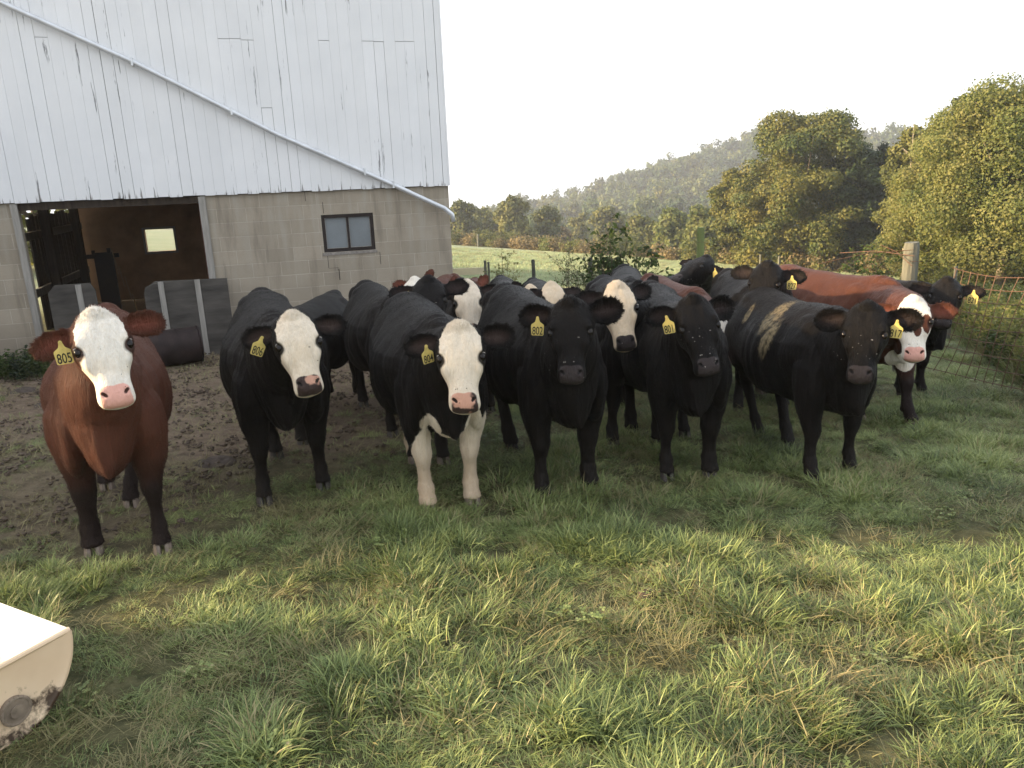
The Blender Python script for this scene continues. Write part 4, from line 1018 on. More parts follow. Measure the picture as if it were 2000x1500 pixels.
T('dead_tree', 'thin bare pale tree rising among the green crowns', 1775, 44, 218, 60, 500, .20, 'yellow', nb=10, seed=9, bark='pale_bark', nl=18, tr=.1)
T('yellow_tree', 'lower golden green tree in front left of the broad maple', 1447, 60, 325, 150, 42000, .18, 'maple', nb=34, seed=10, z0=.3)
for i, (px, d, yt, w_, mt, lb) in enumerate([(1385,80,395,90,'yellow','small golden tree behind the green fence post'),(1320,88,412,100,'yellow','rounded golden tree left of the green fence post'),(1255,100,425,90,'olive','olive tree above the leafy sapling'),
      (1185,125,400,90,'olive','hazy olive tree in the middle of the valley'),(1130,140,410,70,'olive','hazy green tree between valley trees and hillside'),
      (1070,112,398,62,'olive','right hand tree of the hazy group beyond the field'),(1003,108,382,86,'olive','tallest tree of the hazy group beyond the field'),(958,118,412,60,'olive','low tree left of the tallest hazy tree'),
      (905,112,390,66,'olive','hazy tree nearest the barn corner'),(935,125,402,60,'olive','second hazy tree from the barn corner'),(862,116,400,70,'olive','hazy tree half hidden behind the barn corner'),(1098,118,448,40,'brown','small brownish tree at the field corner')]):
    T('valley_tree', lb, px, d, yt, w_, 9000, .42, mt, nb=26, seed=20+i, z0=.5, nl=4)
# lit trees left of the barn, seen through its slats
for i, (x, y, h) in enumerate([(-20, 24, 8), (-16, 27, 7), (-25, 30, 9)]):
    tree('yellow_tree', ['sunlit yellow tree seen through the barn slats', 'second sunlit tree behind the barn slats', 'farthest sunlit tree behind the barn slats'][i], x, y, h, 3.2, 9000, .2, 'yellow', seed=60+i, z0=.2, group='trees left of the barn')

# far wooded hillside: one mass
def crown_proto(seed, mat):
    rng = np.random.default_rng(seed); V, rnd = leafcloud(rng, crown_blobs(rng, 12, 4.6, 4.6, 1.5, 22), 1700, .8)
    return leaf_obj('p', V, rnd, LM[mat])
rng = np.random.default_rng(77)
hp = [crown_proto(1, 'hill'), crown_proto(2, 'hill'), crown_proto(3, 'hill'), crown_proto(4, 'olive'), crown_proto(5, 'hill'), crown_proto(6, 'olive')]
pts = []
for y in np.arange(165, 420, 6.0):
    for x in np.arange(-25, y*.78, 5.6):
        xx, yy = x+rng.uniform(-2.6, 2.6), y+rng.uniform(-3, 3)
        if yy < 215 and xx > 0.0 and rng.uniform() < .3: continue
        pts.append((xx, yy, float(gzv(xx, yy))-1.0))
for x in np.arange(-60, -20, 7.0): pts.append((x, 210+rng.uniform(-8, 8), float(gzv(x, 210))-1))
pts = np.array(pts); n = len(pts); s_ = rng.uniform(.8, 1.6, n)
scatter('hillside_forest', hp, pts, np.stack([rng.normal(0, .05, n), rng.normal(0, .05, n), rng.uniform(0, 6.28, n)], 1), np.stack([s_, s_, s_*rng.uniform(.85, 1.2, n)], 1),
        rng.choice(6, n, p=[.23, .22, .2, .12, .18, .05]), 'hazy wooded hillside rising to the right')
# far blue hills
fh = MB(); hx = np.linspace(-900, 500, 60); v = []
for q in hx: v.append((q, 1100, -150)); 
for q in hx: v.append((q, 1120, -56+19*math.exp(-((q+40)/60)**2)+14*math.exp(-((q+260)/120)**2)+4*noise.noise(Vector((q*.02, 0, 0)))))
for q in hx: v.append((q, 1300, -150))
nfh = len(hx); hills = mesh_obj('hills', v, [(i+k*nfh, i+1+k*nfh, i+1+(k+1)*nfh, i+(k+1)*nfh) for k in range(2) for i in range(nfh-1)], simple('far_hill', (.05, .065, .03), .9, vary=.3, vs=.05))
tag(hills, 'faint blue hills far down the valley', None, None, 'structure')

# brush along the far edge of the field, weeds by the right fence
def brush_proto(seed, mat, h, r, n, size):
    rng = np.random.default_rng(seed); V, rnd = leafcloud(rng, [((rng.uniform(-r, r)*.6, rng.uniform(-r, r)*.6, h*rng.uniform(.2, .6)), (r*.5, r*.5, h*.42)) for _ in range(7)], n, size)
    return leaf_obj('p', V, rnd, LM[mat])
bp = [brush_proto(1, 'brown', 1.3, 1.0, 500, .16), brush_proto(2, 'brown', 1.7, 1.1, 500, .18), brush_proto(3, 'yellow', 1.5, 1.2, 500, .17), brush_proto(4, 'olive', 1.9, 1.2, 600, .18)]
pts, ix = [], []
def edge_y(x): return float(np.interp(x, [-40, -8, 2, 12, 18, 26, 40], [95, 88, 80, 66, 57, 47, 38]))
for x in np.arange(-38, 40, .5):
    for k_ in range(3):
        yy = edge_y(x)+rng.uniform(0, 5); pts.append((x+rng.uniform(-.5, .5), yy, float(gzv(x, yy))-.15)); ix.append(int(rng.choice(4, p=[.38, .3, .2, .12])) if x < 12 else int(rng.choice(4, p=[.2, .2, .4, .2])))
pts = np.array(pts); n = len(pts); s_ = rng.uniform(.5, 1.1, n)
scatter('field_edge_brush', bp, pts, np.stack([np.zeros(n), np.zeros(n), rng.uniform(0, 6.28, n)], 1), np.stack([s_]*3, 1), ix, 'brown and yellow brush along the far edge of the field')
# taller grass in the field
GF = blade_mat('field_blades', [(.22, .28, .14), (.30, .36, .19), (.38, .42, .24)], (.42, .37, .24))
fp = [blades('p', 60, .35, .10, .24, .016, 1.1, GF, 3, 31), blades('p', 60, .35, .10, .26, .016, 1.1, GM2, 3, 32), blades('p', 60, .4, .08, .2, .018, 1.2, GF, 3, 33)]
n = 16000; yy = 13+rng.uniform(0, 1, n)**1.6*60; xx = rng.uniform(-.2, .72, n)*yy
ok = ~((yy > 10.2+.3*(xx+6.0)) & (xx < -.7) & (yy < 21)) ; xx, yy = xx[ok], yy[ok]; n = len(xx); s_ = rng.uniform(.6, 1.3, n)
scatter('field_grass', fp, np.stack([xx, yy, gzv(xx, yy)], 1), np.stack([np.zeros(n), np.zeros(n), rng.uniform(0, 6.28, n)], 1), np.stack([s_]*3, 1), rng.choice(3, n, p=[.45, .22, .33]), 'pale dewy grass covering the open field')
# weeds by the right fence
def weed_proto(seed, mat, h):
    rng = np.random.default_rng(seed); t = MB(); Vs = []
    for k_ in range(9):
        a = rng.uniform(0, 6.28); l_ = rng.uniform(.1, .5); b0 = Vector((rng.uniform(-.12, .12), rng.uniform(-.12, .12), -.02)); e = b0+Vector((math.cos(a)*l_*h*.5, math.sin(a)*l_*h*.5, h*rng.uniform(.6, 1)))
        for j in range(26):
            q = rng.uniform(.2, 1); p = b0.lerp(e, q); Vs.append((np.array(p), q))
    n = len(Vs); c = np.array([p for p, q in Vs]); d = rng.normal(size=(n, 3)); d[:, 2] = np.abs(d[:, 2])*.4; d /= np.linalg.norm(d, axis=1)[:, None]
    nr = np.cross(d, rng.normal(size=(n, 3))); nr /= np.linalg.norm(nr, axis=1)[:, None]; s_ = (rng.uniform(.035, .085, n))[:, None]
    V = np.stack([c, c+d*s_*.5+nr*s_*.26, c+d*s_, c+d*s_*.5-nr*s_*.26], 1)
    return leaf_obj('p', V, rng.uniform(0, 1, n), LM[mat])
wp_ = [weed_proto(1, 'bush', .55), weed_proto(2, 'olive', .7), weed_proto(3, 'bush', .45), weed_proto(4, 'yellow', .8), blades('p', 80, .16, .3, .65, .008, .7, GM, 5, 41), blades('p', 60, .16, .3, .7, .006, .8, GM2, 5, 42)]
n = 2600; yy = rng.uniform(5.2, 15, n); xx = 2.7+.42*yy+np.abs(rng.normal(0, .9, n))-.55
ok = (xx-.62*yy < 2.5) & (xx > 4.1); xx, yy = xx[ok], yy[ok]; n = len(xx); s_ = rng.uniform(.5, 1.0, n)
scatter('weeds', wp_, np.stack([xx, yy, gzv(xx, yy)], 1), np.stack([rng.normal(0, .1, n), rng.normal(0, .1, n), rng.uniform(0, 6.28, n)], 1), np.stack([s_]*3, 1), rng.choice(6, n, p=[.12, .10, .12, .18, .20, .28]), 'tangled weeds and tall grass along the right fence')
n = 150; xx = rng.uniform(-6.2, -4.4, n); yy = 8.6+.3*(xx+6.3)+rng.uniform(0, 1.0, n); ok = xx < -4.9; xx, yy = xx[ok], yy[ok]; n = len(xx); s_ = rng.uniform(.35, .7, n)
wq = [weed_proto(11, 'dark', .5), weed_proto(12, 'bush', .6), blades('p', 70, .16, .2, .5, .008, .8, GM, 5, 43)]
scatter('wall_weeds', wq, np.stack([xx, yy, gzv(xx, yy)], 1), np.stack([np.zeros(n), np.zeros(n), rng.uniform(0, 6.28, n)], 1), np.stack([s_]*3, 1), rng.choice(3, n), 'dark nettles growing at the foot of the block wall')
# ---------------------------------------------------------------- fences, shrubs, trough
simple('green_post', (.13, .16, .055), .85, vary=.3, vs=6, bump_s=.5, bs=14, stretch=(2, 2, .4)); simple('old_post', (.12, .12, .095), .9, vary=.35, vs=7, bump_s=.8, bs=16, stretch=(2, 2, .5))
simple('yellow_rail', (.62, .55, .36), .6, vary=.1); simple('wire', (.12, .065, .04), .6, .4, .4, vary=.3); simple('dark_post', (.06, .062, .05), .8, vary=.3)
def post(label, px, depth, ytop, wpx, mat, group='fence posts in the pasture', shape='round', lean=0.0, buried=.2):
    x, y = gp(px, depth); zt = at(px, ytop, depth)[2]; z0 = gz(x, y); r = wpx/2/FPX*depth
    o = empty('fence_post', (x, y, z0)); tag(o, label, 'fence post', group); h = zt-z0; m_ = MB()
    if shape == 'round':
        rr = random.Random(px); pts = [(lean*q*h+rr.uniform(-.004, .004), rr.uniform(-.004, .004), -buried+(h+buried)*q) for q in (0, .2, .4, .6, .8, .97, 1)]
        m_.tube(pts, [r*1.05, r*1.03, r, r*1.01, r*.98, r*.97, r*.88], 12)
    else: m_.box((-r, -r*.6, -buried), (r, r*.6, h), Matrix.Rotation(.12, 4, 'Z'), .004)
    m_.build('shaft', M[mat], o, False)
    st = MB()
    for q in (.86,): st.tube([(-r*1.0, -r*1.0, h*q), (0, -r*1.2, h*q+.01), (r*1.0, -r*1.0, h*q)], .003, 5)
    st.build('staple', M['wire'], o); return o
post('tall green stained round post right of the leafy sapling', 1370, 13, 445, 15, 'green_post')
post('thin dark post between the yellow weed and the twiggy bush', 1038, 16, 510, 7.5, 'dark_post')
post('short dark post inside the twiggy bush', 1152, 14.5, 506, 9, 'dark_post')
post('thick weathered lichen covered post holding the wire mesh', 1789, 8.6, 475, 30, 'old_post')
post('slim pale post showing through the wire mesh', 1881, 11.5, 524, 5.5, 'old_post', shape='square')
for i, (px, d) in enumerate([(930, 80), (1007, 82), (1132, 76), (1262, 70), (1490, 52), (1527, 50)]):
    x, y = gp(px, d); post(['leftmost tiny post at the far field edge', 'second tiny post at the far field edge', 'third tiny post at the far field edge', 'fourth tiny post at the far field edge', 'tiny post left of the two below the maple', 'tiny post right of the two below the maple'][i],
        px, d, 750-(at(px, 750, d)[2]*0+0) if False else {930: 459, 1007: 462, 1132: 472, 1262: 478, 1490: 500, 1527: 503}[px], 4.0, 'old_post', 'far posts at the field edge')
# post and rail by the barn corner
x, y = gp(945, 14.0); zt = at(945, 512, 14)[2]; z0 = gz(x, y)
gt = empty('rail_gate', (x, y, z0)); tag(gt, 'rough board post with pale yellow rail running behind the barn corner', 'gate')
q = MB(); q.box((-.05, -.03, -.2), (.0, .03, zt-z0)); q.box((.012, -.02, -.2), (.055, .04, zt-z0-.03)); q.build('post', M['old_post'], gt)
q = MB(); zr = at(915, 527, 14)[2]-z0; q.box((-2.6, -.02, zr-.125), (-.052, .012, zr)); q.build('rail', M['yellow_rail'], gt)
# woven wire fence at the right
P0 = Vector((*gp(1795, 8.5), 0)); P1 = Vector((*gp(2120, 6.6), 0)); wf_ = empty('wire_fence', (P0.x, P0.y, gz(P0.x, P0.y)))
tag(wf_, 'sagging rusty woven wire mesh leaning beside the weathered post', 'fence')
q = MB(); L = (P1-P0).length; random.seed(4)
def fpnt(s, h):
    p = P0.lerp(P1, s/L); sag = .10*math.sin(s*1.4+h)+.18*math.sin(math.pi*min(s/L, 1)); lean = Vector((.28, -.10, 0))*h
    z = gz(p.x, p.y)+h*1.0-sag*.5*(h/1.25)
    return (p.x+lean.x+.03*math.sin(s*3+h*2)-wf_.location.x, p.y+lean.y-wf_.location.y, z-wf_.location.z)
for k_ in range(9): q.tube([fpnt(s, .12+k_*.145) for s in np.linspace(0, L, 30)], 1*.0042, 5)
for k_ in range(int(L/.15)):
    s0 = k_*.15; q.tube([fpnt(s0+.12*math.sin(h*2+k_*.3), h) for h in np.linspace(.1, 1.29, 8)], 1*.0038, 5)
q.build('woven_wire', M['wire'], wf_)
q = MB()
for (a, b) in (((1600, 515, 8.9), (1784, 488, 8.6)), ((1640, 494, 9.2), (1786, 500, 8.6)), ((1720, 478, 9.0), (1782, 520, 8.6))):
    A_, B_ = Vector(at(*a)), Vector(at(*b)); q.tube([A_-wf_.location, (A_+B_)/2-wf_.location+Vector((0, 0, .04)), B_-wf_.location], .004, 5)
q.build('loose_wire', M['wire'], wf_)
# leafy sapling and twiggy bushes
def shrub(name, label, px, depth, ytop, wpx, nst, leafn, leafs, mat, seed, bark='bark', arch=.3, base_w=.1, lr=.008, cat='shrub', lo=.3):
    rng = np.random.default_rng(seed); x, y = gp(px, depth); z0 = gz(x, y); h = at(px, ytop, depth)[2]-z0; r = wpx/2/FPX*depth
    o = empty(name, (x, y, z0)); tag(o, label, cat); st = MB(); tips = []
    for i in range(nst):
        a = rng.uniform(0, 6.28); rr = r*rng.uniform(.2, 1.0); e = Vector((math.cos(a)*rr, math.sin(a)*rr*.7, h*rng.uniform(.7, 1.0)*(1-.25*(rr/r))))
        b0 = Vector((rng.uniform(-1, 1)*base_w, rng.uniform(-1, 1)*base_w, -.05)); m1 = b0.lerp(e, .5)+Vector((0, 0, arch*h*.35)); pts = []
        for t in np.linspace(0, 1, 8): pts.append(b0*(1-t)**2+m1*2*t*(1-t)+e*t*t)
        st.tube(pts, [lr*(1.15-t) for t in np.linspace(0, 1, 8)], 5)
        for j in range(7):
            q = rng.uniform(.3, 1); k_ = min(int(q*7), 6); p = pts[k_].lerp(pts[k_+1], q*7-k_); a2 = rng.uniform(0, 6.28); l_ = h*rng.uniform(.06, .16)
            e2 = p+Vector((math.cos(a2)*l_, math.sin(a2)*l_, l_*rng.uniform(.1, .9))); st.tube([p, e2], [lr*.45, lr*.2], 4); tips.append((p, e2))
        tips.append((pts[3], pts[7]))
    st.build('stems', M[bark], o)
    if leafn:
        C_, D_ = [], []
        for i in range(leafn):
            p, e = tips[rng.integers(len(tips))]; q = rng.uniform(0, 1); c = p.lerp(e, q)
            if c.z < h*lo: continue
            C_.append(c); d = rng.normal(size=3)*.6+np.array((e-p).normalized())*.5; d[2] -= .45; D_.append(d/np.linalg.norm(d))
        C_ = np.array(C_); D_ = np.array(D_); n = len(C_); nr = np.cross(D_, rng.normal(size=(n, 3))); nr /= np.linalg.norm(nr, axis=1)[:, None]; s_ = (leafs*rng.uniform(.6, 1.2, n))[:, None]
        V = np.stack([C_, C_+D_*s_*.45+nr*s_*.24, C_+D_*s_, C_+D_*s_*.45-nr*s_*.24], 1); leaf_obj('leaves', V, rng.uniform(0, 1, n), LM[mat], o)
    return o
shrub('sapling', 'leafy green sapling with drooping pointed leaves behind the herd', 1205, 10.5, 415, 230, 20, 1900, .085, 'bush', 5, arch=.35, lr=.011, cat='sapling', lo=.42)
shrub('twiggy_bush', 'grey green twiggy bush with fine bare stems left of the sapling', 1135, 11.0, 452, 130, 40, 1300, .04, 'bush', 6, arch=.2, base_w=.35, lr=.006)
shrub('yellow_weed', 'spindly yellow leaved weed by the rail post', 983, 13.0, 478, 60, 12, 800, .045, 'yellow', 7, arch=.1, lr=.006, cat='weed')
shrub('bramble', 'arching dark green bramble before the evergreen shade', 1690, 10.5, 452, 200, 16, 1700, .05, 'bush', 8, arch=.7, lr=.005, cat='bramble', lo=.55)
# feed trough, half of a white plastic barrel
def zhit(px, py, z): D = ray(px, py); return Vector(CAM+D*((z-CAM[2])/D[2]))
simple('trough_in', (.80, .76, .66), .4, .5, vary=.06, vs=5)
def trough_mat():
    mt, nt, b = new_mat('trough_end_glow'); tc = N(nt, 'TexCoord').outputs['Object']; n1 = noise_tex(nt, 7, tc, 6, .65); n2 = noise_tex(nt, 3, tc, 4)
    c = mixc(nt, ramp(nt, n2, [(.3, (0, 0, 0)), (.7, (1, 1, 1))]), (.60, .43, .27), (.72, .56, .38))  # orange tint stands in for sunlight glowing through the white plastic
    zz = N(nt, 'SeparateXYZ', {0: tc}).outputs[2]
    low = N(nt, 'MapRange', {0: zz, 1: -.28, 2: -.02, 3: .24, 4: 0.0}).outputs[0]
    c = mixc(nt, ramp(nt, math_(nt, 'ADD', n1, low), [(.70, (0, 0, 0)), (.78, (1, 1, 1))]), c, (.055, .032, .018))
    nt.links.new(c, b.inputs['Base Color']); b.inputs['Roughness'].default_value = .45; return mt
M['trough'] = trough_mat()
rimz = -.10+.285
C1 = zhit(137, 1228, rimz); C2 = zhit(0, 1177, rimz); ax = (C2-C1); ax.z = 0; ax.normalize(); pr = Vector((-ax.y, ax.x, 0))
if pr.y > 0: pr = -pr
RT = .285; cc = C1+pr*RT
tr_ = empty('feed_trough', cc); tag(tr_, 'cream plastic half barrel feed trough with dirty round end', 'trough')
LT = .86; ns = 28; v = []; f = []
for k_, (l_, sc) in enumerate(((0, 1.0), (LT, 1.0))):
    for i in range(ns+1):
        a = math.pi*i/ns; v.append(-pr*math.cos(a)*RT*sc+ax*l_+Vector((0, 0, -math.sin(a)*RT*sc)))
for k_, (l_, sc) in enumerate(((.012, .965), (LT-.012, .965))):
    for i in range(ns+1):
        a = math.pi*i/ns; v.append(-pr*math.cos(a)*RT*sc+ax*l_+Vector((0, 0, -math.sin(a)*RT*sc)))
m1 = ns+1
for i in range(ns): f.append((i, i+1, m1+i+1, m1+i))
for i in range(ns): f.append((2*m1+i+1, 2*m1+i, 3*m1+i, 3*m1+i+1))
f.append((0, m1, 3*m1, 2*m1)); f.append((ns, 2*m1+ns, 3*m1+ns, m1+ns))
f.append(tuple(2*m1+i for i in range(m1))); f.append(tuple(3*m1+i for i in reversed(range(m1))))
f.append((0, 2*m1, 2*m1+ns, ns)); f.append((m1, m1+ns, 3*m1+ns, 3*m1))
tb_ = mesh_obj('trough_shell', v, f, M['trough_in'], tr_)
# end plate, slightly dished with a rolled rim
v = []; f = []
for rr, off in ((1.0, -.004), (.985, -.016), (.95, -.012), (.90, -.006), (.5, -.004), (.02, -.003)):
    for i in range(ns+1):
        a = math.pi*i/ns; v.append(-pr*math.cos(a)*RT*rr+ax*off+Vector((0, 0, -math.sin(a)*RT*rr)))
for k_ in range(5):
    for i in range(ns): f.append((k_*m1+i, k_*m1+i+1, (k_+1)*m1+i+1, (k_+1)*m1+i))
mesh_obj('end_plate', v, f, M['trough'], tr_, True)
bq = zhit(25, 1385, .0); pl = MB()
D = Vector(ray(25, 1385)); O_ = Vector(CAM); tt_ = (C1-O_).dot(ax)/D.dot(ax); bc = O_+D*tt_-cc
pl.tube([bc-ax*.004, bc-ax*.022], .046, 20); pl.tube([bc-ax*.023, bc-ax*.030], .022, 16); pl.build('bung', simple('bung', (.19, .15, .11), .7, .3, 0.0, vary=.4, vs=20), tr_)
pl = MB()
for i in range(20): a0, a1 = 2*math.pi*i/20, 2*math.pi*(i+1)/20; u1 = pr*math.cos(a0)+Vector((0, 0, math.sin(a0))); u2 = pr*math.cos(a1)+Vector((0, 0, math.sin(a1))); pl.tube([bc-ax*.02+u1*.044, bc-ax*.02+u2*.044], .006, 6)
pl.build('bung_ring', M['bung'], tr_)
lip = MB(); lip.tube([-pr*RT*.985, pr*RT*.985], .010, 8); lip.build('rim_lip', M['trough'], tr_)
# dried dung pats
simple('dung', (.055, .042, .034), .9, vary=.4, vs=14, bump_s=.8, bs=22)
for i, (px, py, rx, lb) in enumerate([(420, 906, .17, 'flat grey brown dung pat on the grass between two cows'), (45, 765, .17, 'dark dung pat on the mud by the left edge'), (90, 793, .13, 'pale flat dung pat left of the red cow'), (1262, 1165, .055, 'small dark dung lump in the foreground grass')]):
    g = ground(px, py); vs = []; fs = [] ; nr = 8; nsg = 26; vs.append((0, 0, .035))
    for r_i in range(1, nr+1):
        for j in range(nsg):
            a = 2*math.pi*j/nsg; rr = rx*r_i/nr*(1+.22*noise.noise(Vector((math.cos(a)*1.5, math.sin(a)*1.5, i*3.3)))); z = .035*(1-(r_i/nr)**4)+.010*noise.noise(Vector((math.cos(a)*rr*22, math.sin(a)*rr*22, i)))-.004*(r_i == nr)
            vs.append((rr*math.cos(a), rr*math.sin(a)*.75, z))
    for j in range(nsg): fs.append((0, 1+j, 1+(j+1) % nsg))
    for r_i in range(nr-1):
        for j in range(nsg): a, b = 1+r_i*nsg+j, 1+r_i*nsg+(j+1) % nsg; fs.append((a, a+nsg, b+nsg, b))
    o = mesh_obj('dung_pat', vs, fs, M['dung'], None, True); o.location = (g[0], g[1], g[2]-.004); o.rotation_euler = (.06, 0, i*1.3); tag(o, lb, 'dung pat', 'dung pats')
# ---------------------------------------------------------------- the herd
GRP = 'cattle of the herd facing the camera'
def lab(t): return t
NEAR = dict(res=.0085, fur=60000); MID = dict(res=.012, fur=22000); FAR = dict(res=.016, fur=9000)
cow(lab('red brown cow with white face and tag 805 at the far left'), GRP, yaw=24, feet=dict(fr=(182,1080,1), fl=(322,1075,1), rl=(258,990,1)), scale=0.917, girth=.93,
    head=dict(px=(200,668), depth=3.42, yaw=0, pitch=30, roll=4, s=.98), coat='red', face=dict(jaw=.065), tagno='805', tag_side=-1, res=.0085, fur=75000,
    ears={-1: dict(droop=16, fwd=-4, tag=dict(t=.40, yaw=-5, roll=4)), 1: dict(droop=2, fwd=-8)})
cow(lab('black cow with cream face and tag 806 beside the red one'), GRP, yaw=20, feet=dict(fr=(517,983,1), fl=(632,952,1), rr=(543,893,1)), scale=0.936,
    head=dict(px=(583,662), depth=4.0, yaw=5, pitch=33, roll=4, s=.98), coat='black_face', face=dict(jaw=.065), tagno='806', tag_side=-1, **NEAR,
    ears={-1: dict(droop=-2, fwd=-25, tag=dict(t=.45, yaw=20, roll=-26)), 1: dict(droop=2, fwd=-10)})
cow(lab('black cow whose rump shows behind cow 806'), GRP, pos=(-1.75,7.5), yaw=172, scale=0.879, head=dict(loc=(.5,.1,.6), yaw=150, pitch=30), coat='black', parts=False,
    tail=[(-1.39,0,1.15),(-1.46,0,1.05),(-1.48,.0,.92),(-1.5,-.06,.80),(-1.5,-.20,.70),(-1.5,-.34,.66),(-1.5,-.42,.63)], **FAR)
cow(lab('brownish black cow standing behind and left of cow 804'), GRP, pos=(-.93,6.1), yaw=20, scale=0.917, head=dict(px=(838,578), depth=5.35, yaw=0, pitch=38, roll=0), coat='black',
    feet=dict(fr=(768,852,1), rr=(711,792,1)), tagno=' ', tag_side=-1, ears={-1: dict(droop=0, fwd=-10, tag=dict(t=.25, s=.7, roll=15)), 1: dict(droop=0)}, **MID)
cow(lab('black cow with white face, white forelegs and tag 804'), GRP, yaw=16, feet=dict(fr=(838,997,1), fl=(922,984,1), rr=(812,903,1), rl=(866,906,1)), scale=0.936, girth=1.02,
    head=dict(px=(900,688), depth=3.85, yaw=0, pitch=30, roll=1, s=1.0), coat='black_face', face=dict(jaw=.065), tagno='804', tag_side=-1, **NEAR,
    ears={-1: dict(droop=6, fwd=-10, tag=dict(t=.42, yaw=30, roll=8, s=.92)), 1: dict(droop=-4, fwd=-10, h=1.15)},
    white=[((.16,.20,.27),(.16,.13,.36)), ((.16,-.15,.22),(.16,.085,.34)), ((.32,.15,.58),(.13,.07,.12)), ((.32,-.13,.58),(.13,.06,.11)), ((.30,0,.515),(.16,.20,.055)), ((-1.2,.2,.12),(.3,.2,.38)), ((-1.2,-.2,.12),(.3,.2,.38))])
cow(lab('white faced black cow peering over the back of cow 804'), GRP, pos=(-.38,7.0), yaw=6, scale=.885, head=dict(px=(914,584), depth=6.1, yaw=0, pitch=32, roll=2, s=1.0), coat='black_face', face=dict(jaw=.065, darklash=True),
    ears={-1: dict(droop=-6, fwd=0, h=1.15), 1: dict(droop=0, fwd=-5)}, **MID)
cow(lab('black cow with yellow tag 802 in the middle of the row'), GRP, yaw=15, feet=dict(fr=(1062,975,1), fl=(1152,955,1), rr=(1000,876,1)), scale=0.945, girth=1.0,
    head=dict(px=(1113,640), depth=4.15, yaw=-4, pitch=25, roll=2, s=1.0), coat='black', tagno='802', tag_side=-1, **NEAR,
    ears={-1: dict(droop=-2, fwd=-8, h=1.1, tag=dict(t=.45, yaw=0, roll=-2)), 1: dict(droop=-8, fwd=-5, h=1.2)})
cow(lab('black cow with tan cream face between cows 802 and 801'), GRP, pos=(.95,5.75), yaw=4, scale=0.936, feet=dict(fr=(1197,870,1)), head=dict(px=(1212,596), depth=5.1, yaw=8, pitch=28, roll=5, s=1.0), coat='black', face=dict(jaw=.065),
    ears={-1: dict(droop=0), 1: dict(droop=-12, fwd=-25, len=.95)}, **MID)
cow(lab('black cow standing behind the tan faced one'), GRP, pos=(1.35,8.5), yaw=-6, scale=0.945, head=dict(px=(1255,572), depth=7.5, yaw=20, pitch=45, roll=0), coat='black', ears={1: dict(droop=-45), -1: dict(droop=-20)}, **FAR)
cow(lab('black cow with pale poll showing behind the back of 802'), GRP, pos=(.45,8.2), yaw=8, scale=0.850, head=dict(px=(1082,576), depth=7.2, yaw=10, pitch=45, roll=0), coat='black', face=dict(jaw=.065), ears={1: dict(droop=10), -1: dict(droop=10)}, **FAR)
cow(lab('small pale faced black cow barely visible left of cow 802'), GRP, pos=(.0,9.0), yaw=5, scale=0.850, head=dict(px=(1032,580), depth=8.0, yaw=-10, pitch=45, roll=0), coat='black', face=dict(jaw=.065), ears={-1: dict(droop=-50, len=.9), 1: dict(droop=0)}, **FAR)
cow(lab('black brown cow with tag 801 looking down to the right'), GRP, yaw=1, feet=dict(fr=(1303,935,1), fl=(1385,930,1), rl=(1338,852,1)), scale=0.926, girth=1.0,
    head=dict(px=(1368,630), depth=4.4, yaw=16, pitch=28, roll=7, s=1.0), coat='black', tagno='801', tag_side=-1, **NEAR,
    ears={-1: dict(droop=0, fwd=8, tag=dict(t=.45, yaw=-35, roll=14)), 1: dict(droop=-4, fwd=-25, h=1.2)})
cow(lab('red cow with its back showing behind cow 801'), GRP, pos=(1.78,7.4), yaw=10, scale=0.898, head=dict(px=(1404,640), depth=6.0, yaw=30, pitch=35, roll=0), coat='red', face=dict(jaw=.065), ears={1: dict(droop=15, len=.7), -1: dict(droop=10)}, **FAR)
cow(lab('black cow raising its nose behind the red back'), GRP, pos=(2.55,10.8), yaw=0, scale=0.869, drop=-.12, head=dict(px=(1356,512), depth=8.6, yaw=-48, pitch=68, roll=0, s=1.2), coat='black', tagno=' ', tag_side=1, ears={1: dict(droop=0, fwd=-30, tag=dict(t=.45, s=1.0)), -1: dict(droop=10)}, **FAR)
cow(lab('black cow looking over the back of cow 817'), GRP, pos=(2.35,6.95), yaw=0, scale=0.945, feet=dict(fr=(1440,806,1)), head=dict(px=(1492,547), depth=5.9, yaw=-10, pitch=34, roll=-2), coat='black', tagno='827', tag_side=1,
    ears={-1: dict(droop=-2, fwd=-5), 1: dict(droop=2, fwd=-8, tag=dict(t=.5))}, **MID)
cow(lab('black cow with dung patches on its flank and tag 817'), GRP, yaw=8, feet=dict(fr=(1585,940,1), fl=(1660,922,1), rr=(1483,850,1), rl=(1541,875,1)), scale=0.907, girth=1.0,
    head=dict(px=(1688,645), depth=4.4, yaw=-5, pitch=27, roll=1, s=1.0), coat='black', tagno='817', tag_side=1, **NEAR,
    ears={-1: dict(droop=6, fwd=-8, h=1.1), 1: dict(droop=-2, fwd=-6, h=1.1, tag=dict(t=.36, roll=-3))}, dung=[((1522,620,5.35),(.09,.12)), ((1508,662,5.25),(.065,.14)), ((1472,612,5.7),(.035,.08))])
cow(lab('long red cow with white face and brown eye patches'), GRP, pos=(3.12,6.55), yaw=20, scale=1.002, feet=dict(fl=(1782,832,1)), head=dict(px=(1786,622), depth=5.45, yaw=6, pitch=28, roll=3, s=1.0), coat='red',
    face=dict(jaw=.065, spots=[(.20,.03,.085,.035,.08), (.26,.02,.02,.034,.055), (.20,.03,-.09,.035,.05)]), ears={-1: dict(droop=2, fwd=-10), 1: dict(droop=6, fwd=-8)}, white=[((.40,0,.58),(.14,.15,.13))], **MID)
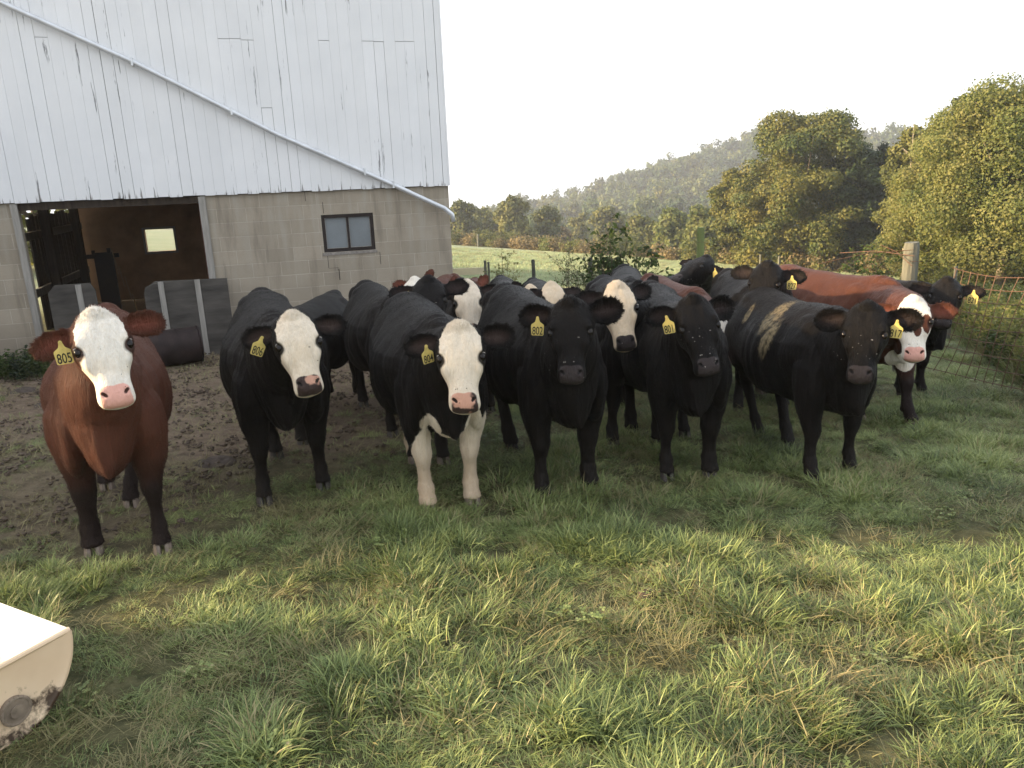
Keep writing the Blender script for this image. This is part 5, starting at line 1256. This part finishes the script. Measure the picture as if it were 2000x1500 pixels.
cow(lab('black cow with tag 821 at the far right of the herd'), GRP, pos=(3.95,7.5), yaw=28, scale=0.926, head=dict(px=(1846,572), depth=6.4, yaw=-4, pitch=42, roll=1), coat='black', tagno='821', tag_side=1,
    ears={-1: dict(droop=-6, fwd=-8), 1: dict(droop=4, fwd=-8, tag=dict(t=.55, roll=-3, s=1.1))}, **MID)
cow(lab('red and cream cow half hidden against the block wall'), GRP, pos=(-1.1,9.2), yaw=-20, scale=.86, head=dict(px=(797,568), depth=8.0, yaw=-40, pitch=35, roll=0), coat='red', face=dict(jaw=.065), ears={1: dict(droop=-60), -1: dict(droop=0)}, **FAR)
cow(lab('reddish cow behind the white faced cow over 804'), GRP, pos=(-.45,9.4), yaw=0, scale=.82, head=dict(px=(918,570), depth=8.2, yaw=0, pitch=40, roll=0), coat='red', ears={1: dict(droop=-50, len=.9), -1: dict(droop=-55, len=.9)}, **FAR)
# ---------------------------------------------------------------- off to the left: unseen building-like block added to shade the herd
shed = empty('sun_blocker', (-13, 7.45, 0)); tag(shed, 'unseen grey block added left of the yard to shade the herd', 'shed')
q = MB(); q.box((-3, -4.9, -3), (3, 5.5, 3.75)); q.build('wall', M['grey_wood'], shed)
q = MB(); q.add([(-3.4,-5.1,3.5),(3.4,-5.1,3.5),(3.4,5.9,3.5),(-3.4,5.9,3.5),(0,-5.1,4.1),(0,5.9,4.1)], [(0,3,2,1),(0,1,4),(2,3,5),(1,2,5,4),(3,0,4,5)]); q.build('roof', M['roof'], shed)
# ---------------------------------------------------------------- haze
def haze():
    x0, x1, y0, y1, z0, z1 = -90, 420, -45, 520, -60, 42
    q = MB(); q.box((x0, y0, z0), (x1, y1, z1)); mt = bpy.data.materials.new('haze'); mt.use_nodes = True; nt = mt.node_tree; nt.nodes.clear()
    pv = nt.nodes.new('ShaderNodeVolumePrincipled'); pv.inputs['Color'].default_value = (.88, .93, 1, 1); pv.inputs['Density'].default_value = .0008; pv.inputs['Anisotropy'].default_value = .3
    o_ = nt.nodes.new('ShaderNodeOutputMaterial'); nt.links.new(pv.outputs[0], o_.inputs['Volume'])
    o = q.build('haze', mt); tag(o, 'pale morning haze filling the valley', None, None, 'stuff')
haze()
